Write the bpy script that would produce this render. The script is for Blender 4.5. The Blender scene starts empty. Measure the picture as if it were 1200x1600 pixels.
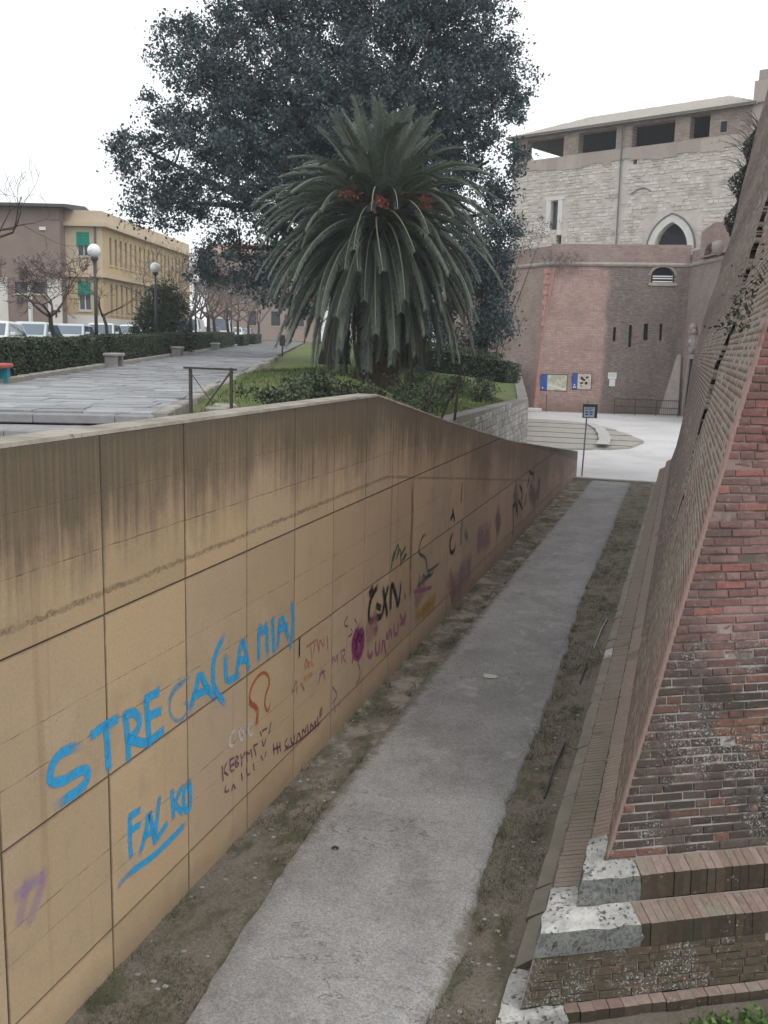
import bpy, math, random
import numpy as np
from math import radians as rad
from mathutils import Vector, Matrix

S = bpy.context.scene
COL = S.collection
rng = np.random.default_rng(7)
random.seed(7)

# ------------------------------------------------------------------ camera
CAM_ROT = [[0.953311, 0.301066, 0.023601], [-0.073512, 0.155551, 0.985089], [0.292906, -0.940831, 0.17042]]          # rows: camera right, up, back in world axes
EYE = 4.7
cd = bpy.data.cameras.new('camera')
cam = bpy.data.objects.new('camera', cd)
COL.objects.link(cam)
cd.sensor_fit = 'VERTICAL'; cd.sensor_height = 36.0; cd.lens = 33.75
cd.clip_start = 0.05; cd.clip_end = 3000
mw = Matrix(CAM_ROT).transposed().to_4x4()
mw.translation = (0, 0, EYE)
cam.matrix_world = mw
S.camera = cam

# ------------------------------------------------------------------ overcast sky and soft sun
SUN_EL, SUN_AZ = 52.0, 125.0      # azimuth clockwise from +Y
wd = bpy.data.worlds.new('World'); S.world = wd; wd.use_nodes = True
wn = wd.node_tree; wn.nodes.clear()
wo = wn.nodes.new('ShaderNodeOutputWorld'); wb = wn.nodes.new('ShaderNodeBackground')
sk = wn.nodes.new('ShaderNodeTexSky'); sk.sky_type = 'NISHITA'; sk.sun_disc = False
sk.sun_elevation = rad(SUN_EL); sk.sun_rotation = rad(SUN_AZ)
wm = wn.nodes.new('ShaderNodeMixRGB'); wm.inputs[0].default_value = 0.92
wm.inputs[2].default_value = (9.6, 9.75, 9.8, 1)      # cloud deck
wn.links.new(sk.outputs[0], wm.inputs[1]); wn.links.new(wm.outputs[0], wb.inputs[0])
wb.inputs[1].default_value = 0.1
wn.links.new(wb.outputs[0], wo.inputs[0])
sd = bpy.data.lights.new('sun', 'SUN'); sd.energy = 0.7; sd.angle = rad(25); sd.color = (1, .97, .92)
so = bpy.data.objects.new('sun', sd); COL.objects.link(so)
_az, _el = rad(SUN_AZ), rad(SUN_EL)
_dir = Vector((math.sin(_az)*math.cos(_el), math.cos(_az)*math.cos(_el), math.sin(_el)))
so.rotation_euler = _dir.to_track_quat('Z', 'Y').to_euler(); so.location = _dir*60
S.view_settings.view_transform = 'Standard'; S.view_settings.look = 'None'
S.view_settings.gamma = 1; S.view_settings.exposure = 0.56
S.view_settings.use_curve_mapping = False

# ------------------------------------------------------------------ helpers
LOC = {}
def tag(o, label=None, cat=None, group=None, kind=None):
    if label: o['label'] = label
    if cat: o['category'] = cat
    if group: o['group'] = group
    if kind: o['kind'] = kind
    return o
def thing(name, label, cat, loc=(0, 0, 0), group=None, rz=0.0, kind=None):
    o = bpy.data.objects.new(name, None); COL.objects.link(o)
    o.empty_display_size = .2
    o.location = loc; o.rotation_euler = (0, 0, rz)
    LOC[o.name] = Vector(loc)
    return tag(o, label, cat, group, kind)
def link(name, me, parent=None):
    o = bpy.data.objects.new(name, me); COL.objects.link(o)
    if parent is not None: o.parent = parent
    LOC[o.name] = LOC.get(parent.name, Vector((0, 0, 0))) if parent is not None else Vector((0, 0, 0))
    return o
def copy_tree(o, parent=None):
    c = o.copy(); COL.objects.link(c); c.parent = parent
    LOC[c.name] = LOC.get(o.name, Vector((0, 0, 0)))
    for ch in list(o.children): copy_tree(ch, c)
    return c

class MB:
    def __init__(s): s.v = []; s.f = []; s.m = []; s.uv = []
    def poly(s, pts, m=0, uv=None):
        n = len(s.v); s.v.extend([tuple(p) for p in pts])
        s.f.append(tuple(range(n, n+len(pts)))); s.m.append(m)
        s.uv.extend(uv if uv else [(0, 0)]*len(pts))
    def loft(s, loops, m=0, closed=True, caps=True):
        n0 = len(s.v); L = len(loops[0])
        for lp in loops: s.v.extend([tuple(p) for p in lp])
        for i in range(len(loops)-1):
            a = n0+i*L; b = a+L
            for j in range(L if closed else L-1):
                k = (j+1) % L
                s.f.append((a+j, a+k, b+k, b+j)); s.m.append(m); s.uv.extend([(0, 0)]*4)
        if caps:
            s.f.append(tuple(reversed(range(n0, n0+L)))); s.m.append(m); s.uv.extend([(0, 0)]*L)
            e = n0+(len(loops)-1)*L
            s.f.append(tuple(range(e, e+L))); s.m.append(m); s.uv.extend([(0, 0)]*L)
    def box(s, c, size, ax=None, m=0, ch=0.0, top=1.0):
        ax = ax or ((1, 0, 0), (0, 1, 0), (0, 0, 1))
        X, Y, Z = [Vector(a) for a in ax]; c = Vector(c)
        a, b, h = [q/2 for q in size]
        def ring(z, fx, fy): return [c+X*(sx*a*fx-sx*0)+Y*(sy*b*fy)+Z*z for sx, sy in ((-1, -1), (1, -1), (1, 1), (-1, 1))]
        if ch:
            fx, fy = (a-ch)/a, (b-ch)/b
            s.loft([ring(-h, fx, fy), ring(-h+ch, 1, 1), ring(h-ch, top, top), ring(h, fx*top, fy*top)], m)
        else: s.loft([ring(-h, 1, 1), ring(h, top, top)], m)
    def bar(s, a, b, w, h=None, m=0):
        a, b = Vector(a), Vector(b); d = (b-a).normalized()
        up = Vector((0, 0, 1)) if abs(d.z) < .95 else Vector((1, 0, 0))
        x = d.cross(up).normalized(); y = x.cross(d).normalized()
        h = h or w
        s.loft([[p+x*(sx*w/2)+y*(sy*h/2) for sx, sy in ((-1, -1), (1, -1), (1, 1), (-1, 1))] for p in (a, b)], m)
    def tube(s, path, radii, n=6, m=0, caps=True):
        path = [Vector(p) for p in path]; loops = []
        for i, p in enumerate(path):
            d = (path[min(i+1, len(path)-1)]-path[max(i-1, 0)])
            d = d.normalized() if d.length > 1e-9 else Vector((0, 0, 1))
            up = Vector((0, 0, 1)) if abs(d.z) < .9 else Vector((1, 0, 0))
            x = d.cross(up).normalized(); y = x.cross(d)
            r = radii[i] if isinstance(radii, (list, tuple)) else radii
            loops.append([p+x*(math.cos(t)*r)+y*(math.sin(t)*r) for t in [2*math.pi*k/n for k in range(n)]])
        s.loft(loops, m, True, caps)
    def lathe(s, c, prof, n=12, m=0):
        c = Vector(c)
        s.loft([[c+Vector((math.cos(2*math.pi*k/n)*r, math.sin(2*math.pi*k/n)*r, z)) for k in range(n)] for r, z in prof], m)
    def mesh(s, name, mats, off=None, smooth=False):
        me = bpy.data.meshes.new(name)
        v = s.v
        if off is not None: v = [(p[0]-off[0], p[1]-off[1], p[2]-off[2]) for p in v]
        me.from_pydata([tuple(p) for p in v], [], s.f)
        for mt in (mats if isinstance(mats, (list, tuple)) else [mats]): me.materials.append(mt)
        if any(s.m): me.polygons.foreach_set('material_index', s.m)
        if any(u != (0, 0) for u in s.uv):
            l = me.uv_layers.new(name='UVMap'); l.data.foreach_set('uv', [c for u in s.uv for c in u])
        if smooth: me.polygons.foreach_set('use_smooth', [True]*len(s.f))
        me.update()
        return me
    def build(s, name, mats, parent=None, smooth=False, local=False):
        off = None
        if parent is not None and not local: off = LOC.get(parent.name)
        return link(name, s.mesh(name, mats, off, smooth), parent)

def np_mesh(name, V, F, mat_, parent=None, smooth=False, local=False):
    V = np.asarray(V, np.float32).reshape(-1, 3)
    if parent is not None and not local: V = V-np.array(LOC[parent.name], np.float32)
    F = np.asarray(F, np.int32); k = F.shape[1]
    me = bpy.data.meshes.new(name)
    me.vertices.add(len(V)); me.vertices.foreach_set('co', V.ravel())
    me.loops.add(F.size); me.loops.foreach_set('vertex_index', F.ravel())
    me.polygons.add(len(F)); me.polygons.foreach_set('loop_start', np.arange(0, F.size, k, dtype=np.int32))
    me.materials.append(mat_); me.update(calc_edges=True)
    if smooth: me.polygons.foreach_set('use_smooth', [True]*len(F))
    return link(name, me, parent)

def unit(a): return a/np.maximum(np.linalg.norm(a, axis=-1, keepdims=True), 1e-9)
def leaf_quads(P, size, aspect=.55, out=None, seed=1, jitter=.5):
    """one bent little leaf (two triangles as a quad) at each point"""
    r = np.random.default_rng(seed); n = len(P)
    d = unit(r.normal(size=(n, 3)) + (0 if out is None else out*1.2))
    q = unit(np.cross(d, r.normal(size=(n, 3))))
    L = (size*(1-jitter/2+jitter*r.random((n, 1))))
    w = L*aspect
    nrm = np.cross(d, q)*L*.18
    V = np.stack([P-d*L*.5, P+q*w*.5+nrm, P+d*L*.5, P-q*w*.5+nrm], 1)
    return V.reshape(-1, 3), np.arange(4*n).reshape(n, 4)
def leaf_mesh(name, P, size, mat_, parent=None, **kw):
    V, F = leaf_quads(P, size, **kw)
    return np_mesh(name, V, F, mat_, parent)
def blades(name, P, h, w, mat_, parent=None, seed=3, lean=.5):
    r = np.random.default_rng(seed); n = len(P)
    a = r.random(n)*2*math.pi
    sd_ = np.stack([np.cos(a), np.sin(a), np.zeros(n)], 1)
    ln = r.normal(size=(n, 3))*lean; ln[:, 2] = 1
    H = h*(.4+.9*r.random((n, 1)))
    V = np.stack([P-sd_*w/2, P+sd_*w/2, P+unit(ln)*H], 1)
    return np_mesh(name, V.reshape(-1, 3), np.arange(3*n).reshape(n, 3), mat_, parent)

# ------------------------------------------------------------------ material helpers
class NT:
    def __init__(s, name, rough=.9, spec=.25):
        s.mat = bpy.data.materials.new(name); s.mat.use_nodes = True
        s.t = s.mat.node_tree; s.b = s.t.nodes['Principled BSDF']
        s.b.inputs['Roughness'].default_value = rough
        s.b.inputs['Specular IOR Level'].default_value = spec
        s._pos = None
    def set(s, sock, v):
        if isinstance(v, bpy.types.NodeSocket): s.t.links.new(v, sock)
        elif v is not None:
            if hasattr(sock.default_value, '__len__') and not isinstance(v, (int, float)):
                v = tuple(v)
                if len(sock.default_value) == 4 and len(v) == 3: v = v+(1,)
            elif hasattr(sock.default_value, '__len__'): v = (v,)*len(sock.default_value)
            sock.default_value = v
    def pos(s):
        if s._pos is None: s._pos = s.t.nodes.new('ShaderNodeNewGeometry').outputs['Position']
        return s._pos
    def obj(s): return s.t.nodes.new('ShaderNodeTexCoord').outputs['Object']
    def uv(s): return s.t.nodes.new('ShaderNodeTexCoord').outputs['UV']
    def island(s): return s.t.nodes.new('ShaderNodeNewGeometry').outputs['Random Per Island']
    def orand(s): return s.t.nodes.new('ShaderNodeObjectInfo').outputs['Random']
    def map(s, sc, v=None, loc=(0, 0, 0)):
        n = s.t.nodes.new('ShaderNodeMapping'); s.set(n.inputs['Vector'], v or s.pos())
        n.inputs['Scale'].default_value = sc; n.inputs['Location'].default_value = loc
        return n.outputs[0]
    def noise(s, scale, v=None, detail=4, rough=.6, dist=0):
        n = s.t.nodes.new('ShaderNodeTexNoise'); s.set(n.inputs['Vector'], v or s.pos())
        n.inputs['Scale'].default_value = scale; n.inputs['Detail'].default_value = detail
        n.inputs['Roughness'].default_value = rough; n.inputs['Distortion'].default_value = dist
        return n.outputs['Fac']
    def vor(s, scale, v=None, feature='F1', out='Distance'):
        n = s.t.nodes.new('ShaderNodeTexVoronoi'); s.set(n.inputs['Vector'], v or s.pos())
        n.feature = feature; n.inputs['Scale'].default_value = scale
        return n.outputs[out]
    def m(s, op, a, b=None, c=None):
        n = s.t.nodes.new('ShaderNodeMath'); n.operation = op
        s.set(n.inputs[0], a)
        if b is not None: s.set(n.inputs[1], b)
        if c is not None: s.set(n.inputs[2], c)
        return n.outputs[0]
    def ss(s, x, lo, hi):
        n = s.t.nodes.new('ShaderNodeMapRange'); n.interpolation_type = 'SMOOTHSTEP'
        s.set(n.inputs['Value'], x)
        inv = lo > hi
        n.inputs['From Min'].default_value = min(lo, hi); n.inputs['From Max'].default_value = max(lo, hi)
        n.inputs['To Min'].default_value = 1 if inv else 0; n.inputs['To Max'].default_value = 0 if inv else 1
        return n.outputs[0]
    def mix(s, f, a, b, mode='MIX'):
        n = s.t.nodes.new('ShaderNodeMixRGB'); n.blend_type = mode
        s.set(n.inputs[0], f); s.set(n.inputs[1], a); s.set(n.inputs[2], b)
        return n.outputs[0]
    def mul(s, col, f): 
        n = s.t.nodes.new('ShaderNodeVectorMath'); n.operation = 'SCALE'
        s.set(n.inputs[0], col); s.set(n.inputs['Scale'], f); return n.outputs[0]
    def sep(s, v=None):
        n = s.t.nodes.new('ShaderNodeSeparateXYZ'); s.set(n.inputs[0], v or s.pos()); return n.outputs
    def comb(s, x, y, z):
        n = s.t.nodes.new('ShaderNodeCombineXYZ')
        for i, q in enumerate((x, y, z)): s.set(n.inputs[i], q)
        return n.outputs[0]
    def col(s, c): s.set(s.b.inputs['Base Color'], c); return s
    def bump(s, h, strength=.5, dist=.02):
        n = s.t.nodes.new('ShaderNodeBump'); s.set(n.inputs['Height'], h)
        n.inputs['Strength'].default_value = strength; n.inputs['Distance'].default_value = dist
        s.t.links.new(n.outputs[0], s.b.inputs['Normal']); return s
    def alpha(s, a): s.set(s.b.inputs['Alpha'], a); return s

def simple(name, c, rough=.8, spec=.3, var=.25, scale=6, metal=0, grain=0):
    t = NT(name, rough, spec)
    f = t.m('MULTIPLY_ADD', t.noise(scale, detail=5), var*2, 1-var)
    t.col(t.mul(c, f))
    if metal: t.b.inputs['Metallic'].default_value = metal
    if grain: t.bump(t.noise(scale*8, detail=3), grain, .01)
    return t.mat

def wall_top(Y):     # top of the concrete wall along its run
    return float(np.interp(Y, [0, 11.85, 13.3, 15.25, 22, 36.6], [4.07, 4.07, 3.85, 3.55, 2.6, .95]))

# ------------------------------------------------------------------ materials
def make_concrete():
    t = NT('ochre_concrete', .92, .2)
    x, y, z = t.sep()
    big = t.noise(.55, detail=5); mid = t.noise(3.0, detail=5); fine = t.noise(40, detail=3)
    c = t.mix(t.ss(big, .35, .65), (.50, .362, .222), (.45, .33, .212))
    c = t.mix(t.ss(y, 7, 24), c, (.53, .385, .305))
    c = t.mix(t.ss(t.orand(), 0, 1), c, t.mul(c, .84))
    c = t.mix(t.m('MULTIPLY', t.ss(t.m('FRACT', t.m('MULTIPLY', t.orand(), 7.3)), .55, .9), .35), c, (.43, .345, .26))
    c = t.mix(t.m('MULTIPLY', t.ss(mid, .52, .75), .35), c, (.30, .235, .17))
    c = t.mix(t.m('MULTIPLY', t.ss(t.noise(1.4, detail=4, v=t.map((1, 1, 1), loc=(3, 7, 1))), .55, .7), .35), c, (.50, .385, .275))
    # depth below the sloping top
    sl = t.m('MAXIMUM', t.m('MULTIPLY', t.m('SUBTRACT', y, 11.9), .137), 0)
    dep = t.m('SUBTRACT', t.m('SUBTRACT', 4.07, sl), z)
    streak = t.m('MULTIPLY_ADD', t.noise(1, t.map((0, 11, .5)), detail=7, rough=.75), .55, t.m('MULTIPLY', t.noise(1.1, t.map((1, 1, .8), loc=(2, 6, 1)), detail=5, rough=.7), .52))
    streak2 = t.noise(1, t.map((0, 26, .5)), detail=3)
    lim = t.m('ADD', t.m('MULTIPLY_ADD', streak, 2.7, -.55), t.m('MULTIPLY_ADD', t.noise(.45, t.map((1, 1, .2), loc=(0, 3, 0)), detail=3), 1.8, -.9))
    mk = t.ss(t.m('SUBTRACT', lim, dep), -.3, .75)
    mk = t.m('MULTIPLY', mk, t.m('MULTIPLY_ADD', streak2, .9, .52))
    mk = t.m('MULTIPLY', mk, t.m('MULTIPLY_ADD', t.ss(y, 12, 22), -.38, 1))
    c = t.mix(t.m('MINIMUM', t.m('MULTIPLY', mk, .84), .86), c, (.095, .078, .06))
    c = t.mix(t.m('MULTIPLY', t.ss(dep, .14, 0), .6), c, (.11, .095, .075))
    # rusty/dark vertical runs further along
    run = t.ss(t.noise(1, t.map((0, 3.2, .12)), detail=4), .6, .68)
    c = t.mix(t.m('MULTIPLY', run, .28), c, (.22, .125, .075))
    # formwork seams, broken
    br = t.noise(1, t.map((1, 7, 9)), detail=7, rough=.75)
    wob = t.m('MULTIPLY', t.m('SUBTRACT', t.noise(5, detail=3), .5), .02)
    seam = None
    for z0, th, st in ((3.27, .005, .6), (2.27, .004, .5), (1.97, .005, .55), (1.02, .005, .6), (.80, .004, .4), (3.66, .004, .3)):
        d = t.m('ABSOLUTE', t.m('SUBTRACT', t.m('ADD', z, wob), z0))
        k = t.m('MULTIPLY', t.ss(d, th*1.8, th*.4), st)
        seam = k if seam is None else t.m('MAXIMUM', seam, k)
    seam = t.m('MULTIPLY', seam, t.m('MULTIPLY_ADD', t.ss(br, .44, .56), .8, .2))
    # rough casting line 2.94 then sloping with the top
    zc = t.m('SUBTRACT', 2.95, t.m('MULTIPLY', t.m('MAXIMUM', t.m('SUBTRACT', y, 12.3), 0), .129))
    dd = t.m('SUBTRACT', t.m('ADD', z, t.m('MULTIPLY', t.m('SUBTRACT', t.noise(14, detail=4), .5), .07)), zc)
    cast = t.m('MULTIPLY', t.ss(t.m('ABSOLUTE', dd), .030, .006), t.ss(t.noise(24, detail=5, rough=.8), .36, .58))
    cast = t.m('MULTIPLY', cast, t.m('MULTIPLY_ADD', t.ss(br, .35, .5), .7, .3))
    cast = t.m('MULTIPLY', cast, t.ss(y, 28, 24))
    c = t.mix(t.m('MULTIPLY', seam, .75), c, (.10, .08, .06))
    c = t.mix(t.m('MULTIPLY', cast, .7), c, (.15, .11, .08))
    # joint shade painted into the colour as a soft dark band beside the joints
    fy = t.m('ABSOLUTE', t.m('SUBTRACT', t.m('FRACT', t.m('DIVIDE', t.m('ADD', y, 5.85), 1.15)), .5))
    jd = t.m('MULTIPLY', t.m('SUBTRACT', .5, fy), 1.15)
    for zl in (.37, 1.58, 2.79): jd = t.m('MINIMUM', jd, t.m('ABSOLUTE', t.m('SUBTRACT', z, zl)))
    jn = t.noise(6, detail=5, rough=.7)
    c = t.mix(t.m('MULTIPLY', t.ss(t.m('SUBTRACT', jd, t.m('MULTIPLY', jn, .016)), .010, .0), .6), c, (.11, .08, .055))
    # damp foot
    ft = t.ss(t.m('ADD', z, t.m('MULTIPLY', t.m('SUBTRACT', mid, .5), .35)), .28, .0)
    c = t.mix(t.m('MULTIPLY', ft, .4), c, (.20, .16, .12))
    c = t.mix(t.m('MULTIPLY', t.m('MULTIPLY', t.ss(y, 11, 20), t.ss(t.m('ADD', z, mid), 1.3, .7)), .2), c, (.26, .20, .165))
    pock = t.ss(t.vor(9), .06, .03)
    c = t.mix(t.m('MULTIPLY', pock, t.m('MULTIPLY', t.ss(t.noise(1.1), .52, .6), .7)), c, (.12, .10, .08))
    c = t.mul(c, t.m('MULTIPLY_ADD', fine, .36, .82))
    t.col(c)
    h = t.m('ADD', t.m('MULTIPLY', fine, .25), t.m('MULTIPLY', mid, .5))
    h = t.m('SUBTRACT', h, t.m('MULTIPLY', t.m('MAXIMUM', seam, cast), 1.2))
    h = t.m('SUBTRACT', h, pock)
    t.bump(h, .45, .012)
    return t.mat
M_CONC = make_concrete()
M_JOINT = simple('joint_shadow_concrete', (.035, .026, .02), .95, .1)
def make_coping():
    t = NT('weathered_coping', .95, .15)
    c = t.mix(t.ss(t.noise(2.5, detail=6), .35, .7), (.36, .33, .285), (.22, .20, .17))
    c = t.mix(t.ss(t.noise(18, detail=3), .6, .75), c, (.09, .085, .07))
    t.col(c); t.bump(t.noise(30, detail=4), .4, .01); return t.mat
M_COPE = make_coping()

def make_near_brick():
    t = NT('old_red_brick', .93, .18)
    x, y, z = t.sep(); r = t.orand(); isl = t.island()
    rr = t.m('FRACT', t.m('ADD', r, t.m('MULTIPLY', isl, 3.7)))
    red = t.mix(t.ss(rr, 0, 1), (.17, .092, .086), (.265, .160, .150))
    red = t.mix(t.m('MULTIPLY', t.ss(rr, .86, .9), .6), red, (.11, .08, .076))
    red = t.mix(t.m('MULTIPLY', t.ss(rr, .16, .12), .6), red, (.30, .125, .105))
    red = t.mix(t.m('MULTIPLY', t.ss(z, 3.6, 4.6), .75), red, t.mix(rr, (.20, .075, .066), (.285, .12, .105)))
    low = t.mix(t.ss(rr, .2, .9), (.066, .052, .045), (.118, .088, .076))
    low = t.mix(t.ss(rr, .80, .84), low, (.062, .052, .048))
    low = t.mix(t.ss(rr, .12, .09), low, (.16, .085, .068))
    w = t.m('MULTIPLY', t.m('SUBTRACT', t.noise(.9, detail=4), .5), 1.5)
    zone = t.ss(t.m('ADD', z, w), 1.95, 2.6)
    c = t.mix(zone, low, red)
    # red patch low down near the edge
    blk = t.ss(t.noise(1.3, t.map((1, 1, 1), loc=(5, 2, 9)), detail=4), .56, .66)
    c = t.mix(t.m('MULTIPLY', blk, t.m('SUBTRACT', 1, zone)), c, t.mix(rr, (.045, .042, .04), (.085, .07, .06)))
    bl2 = t.ss(t.noise(1.0, t.map((1, 1, 1), loc=(1, 8, 4)), detail=4), .58, .66)
    c = t.mix(t.m('MULTIPLY', bl2, t.m('MULTIPLY', t.m('SUBTRACT', 1, zone), .7)), c, (.20, .095, .068))
    # soot beside the salient edge
    eg = t.m('SUBTRACT', t.m('SUBTRACT', x, -.338), t.m('MULTIPLY', t.m('SUBTRACT', z, .95), .218))
    eg = t.ss(t.m('ADD', eg, t.m('MULTIPLY', t.m('SUBTRACT', t.noise(3, detail=3), .5), .25)), .40, .12)
    c = t.mix(t.m('MULTIPLY', eg, t.m('MULTIPLY', t.ss(rr, .05, .6), .62)), c, (.085, .062, .055))
    # moss at the foot
    mo = t.m('MULTIPLY', t.ss(t.m('ADD', z, t.m('MULTIPLY', t.noise(2.2, detail=4), .8)), 1.25, .75), .75)
    c = t.mix(mo, c, t.mix(t.noise(9), (.055, .05, .03), (.105, .085, .055)))
    # lichen specks
    sp = t.ss(t.noise(60, detail=3, rough=.7), .54, .62)
    lm = t.ss(t.noise(1.7, t.map((1, 1, 1), loc=(2, 2, 2)), detail=5, rough=.65), .48, .58)
    c = t.mix(t.m('MULTIPLY', t.m('MULTIPLY', sp, lm), t.m('MULTIPLY', t.ss(z, 2.75, 2.35), .85)), c, (.40, .43, .42))
    c = t.mix(t.m('MULTIPLY', t.ss(t.noise(28, t.map((1, 1, 1), loc=(7, 1, 2)), detail=3), .62, .7), .35), c, (.40, .36, .33))
    f = t.noise(22, detail=5)
    c = t.mul(c, t.m('MULTIPLY_ADD', f, .8, .6))
    t.col(c); t.bump(t.m('ADD', f, t.m('MULTIPLY', t.noise(90, detail=2), .4)), .55, .008)
    return t.mat
M_BRICK = make_near_brick()
def make_long_brick():
    t = NT('weathered_long_face_brick', .93, .15)
    x, y, z = t.sep(); r = t.island()
    a = t.mix(r, (.235, .175, .148), (.275, .215, .185))
    lich = t.ss(t.noise(1.2, t.map((1, .6, 1)), detail=5), .42, .6)
    c = t.mix(t.m('MULTIPLY', lich, t.ss(y, 22, 12)), a, t.mix(r, (.265, .235, .19), (.30, .265, .215)))
    c = t.mix(t.ss(t.noise(.5, t.map((1, .5, .4)), detail=5), .54, .66), c, (.285, .195, .18))
    stk = t.noise(1, t.map((1.2, 1.4, .22)), detail=6, rough=.7)
    c = t.mix(t.m('MULTIPLY', t.ss(stk, .54, .68), .8), c, (.31, .20, .185))
    c = t.mix(t.m('MULTIPLY', t.ss(stk, .46, .36), .7), c, (.245, .235, .195))
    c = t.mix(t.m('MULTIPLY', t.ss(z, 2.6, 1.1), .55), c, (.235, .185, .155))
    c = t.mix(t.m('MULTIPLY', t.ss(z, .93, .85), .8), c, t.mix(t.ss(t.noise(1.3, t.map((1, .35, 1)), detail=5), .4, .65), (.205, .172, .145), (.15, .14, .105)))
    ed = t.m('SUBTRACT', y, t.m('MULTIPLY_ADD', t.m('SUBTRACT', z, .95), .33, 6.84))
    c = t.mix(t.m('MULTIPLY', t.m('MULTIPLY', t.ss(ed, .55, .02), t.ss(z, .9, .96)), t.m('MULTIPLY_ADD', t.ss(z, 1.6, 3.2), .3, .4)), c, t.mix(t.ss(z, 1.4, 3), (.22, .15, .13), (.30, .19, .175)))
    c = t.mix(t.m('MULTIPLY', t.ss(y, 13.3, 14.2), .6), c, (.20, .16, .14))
    dk = t.ss(t.noise(2.2, t.map((1, .7, 1.2), loc=(4, 4, 4)), detail=5), .58, .7)
    c = t.mix(t.m('MULTIPLY', dk, .5), c, (.09, .08, .06))
    c = t.mul(c, t.m('MULTIPLY_ADD', t.noise(30, detail=4), .6, .68))
    t.col(c); t.bump(t.noise(40, detail=3), .4, .008); return t.mat
M_LONG = make_long_brick()
def make_ledge():
    t = NT('mossy_ledge_brick', .93, .15)
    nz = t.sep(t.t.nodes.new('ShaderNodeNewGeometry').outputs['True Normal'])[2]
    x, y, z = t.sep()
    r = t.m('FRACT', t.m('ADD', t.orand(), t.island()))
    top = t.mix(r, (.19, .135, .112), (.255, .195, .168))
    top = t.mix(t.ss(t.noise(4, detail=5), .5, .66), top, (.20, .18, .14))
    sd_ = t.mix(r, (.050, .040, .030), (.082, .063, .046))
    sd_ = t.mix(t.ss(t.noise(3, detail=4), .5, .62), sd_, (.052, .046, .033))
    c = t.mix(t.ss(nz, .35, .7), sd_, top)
    sp = t.m('MULTIPLY', t.ss(t.noise(48, detail=3), .62, .68), t.ss(t.noise(2.3, detail=4), .5, .6))
    c = t.mix(t.m('MULTIPLY', sp, .7), c, (.36, .37, .33))
    c = t.mul(c, t.m('MULTIPLY_ADD', t.noise(24, detail=5), .8, .6))
    t.col(c); t.bump(t.noise(40, detail=4), .5, .008); return t.mat
M_LEDGE = make_ledge()
def make_mortar():
    t = NT('lime_mortar', .97, .1)
    z = t.sep()[2]
    c = t.mix(t.ss(t.m('ADD', z, t.noise(1.2, detail=4)), 2.6, 3.4), (.36, .34, .31), (.25, .19, .17))
    c = t.mix(t.m('MULTIPLY', t.ss(t.noise(2.1, detail=6, rough=.7), .44, .56), .85), c, (.10, .085, .07))
    c = t.mix(t.m('MULTIPLY', t.ss(z, .75, .35), .35), c, (.08, .07, .045))
    t.col(c); t.bump(t.noise(60, detail=3), .5, .01); return t.mat
M_MORT = make_mortar()
def make_dark_joint():
    t = NT('long_face_mortar', .97, .1)
    t.col(t.mix(t.noise(3, detail=4), (.26, .215, .19), (.31, .27, .24))); return t.mat
M_MORT2 = make_dark_joint()
def make_white_stone():
    t = NT('lichened_travertine', .92, .2)
    x, y, z = t.sep()
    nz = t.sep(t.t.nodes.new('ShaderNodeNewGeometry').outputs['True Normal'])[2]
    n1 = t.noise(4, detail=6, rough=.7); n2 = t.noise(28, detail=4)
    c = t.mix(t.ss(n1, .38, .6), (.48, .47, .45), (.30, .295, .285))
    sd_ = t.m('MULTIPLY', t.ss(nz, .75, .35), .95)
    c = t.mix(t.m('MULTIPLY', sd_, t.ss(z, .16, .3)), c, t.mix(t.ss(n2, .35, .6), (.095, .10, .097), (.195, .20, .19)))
    c = t.mix(t.m('MULTIPLY', t.ss(n2, .52, .62), t.ss(t.noise(7, t.map((1, 1, 1), loc=(3, 1, 1)), detail=5), .42, .55)), c, (.065, .065, .06))
    t.col(c); t.bump(t.m('ADD', n2, t.m('MULTIPLY', n1, 1.5)), .7, .015); return t.mat
M_STONE = make_white_stone()

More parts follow.
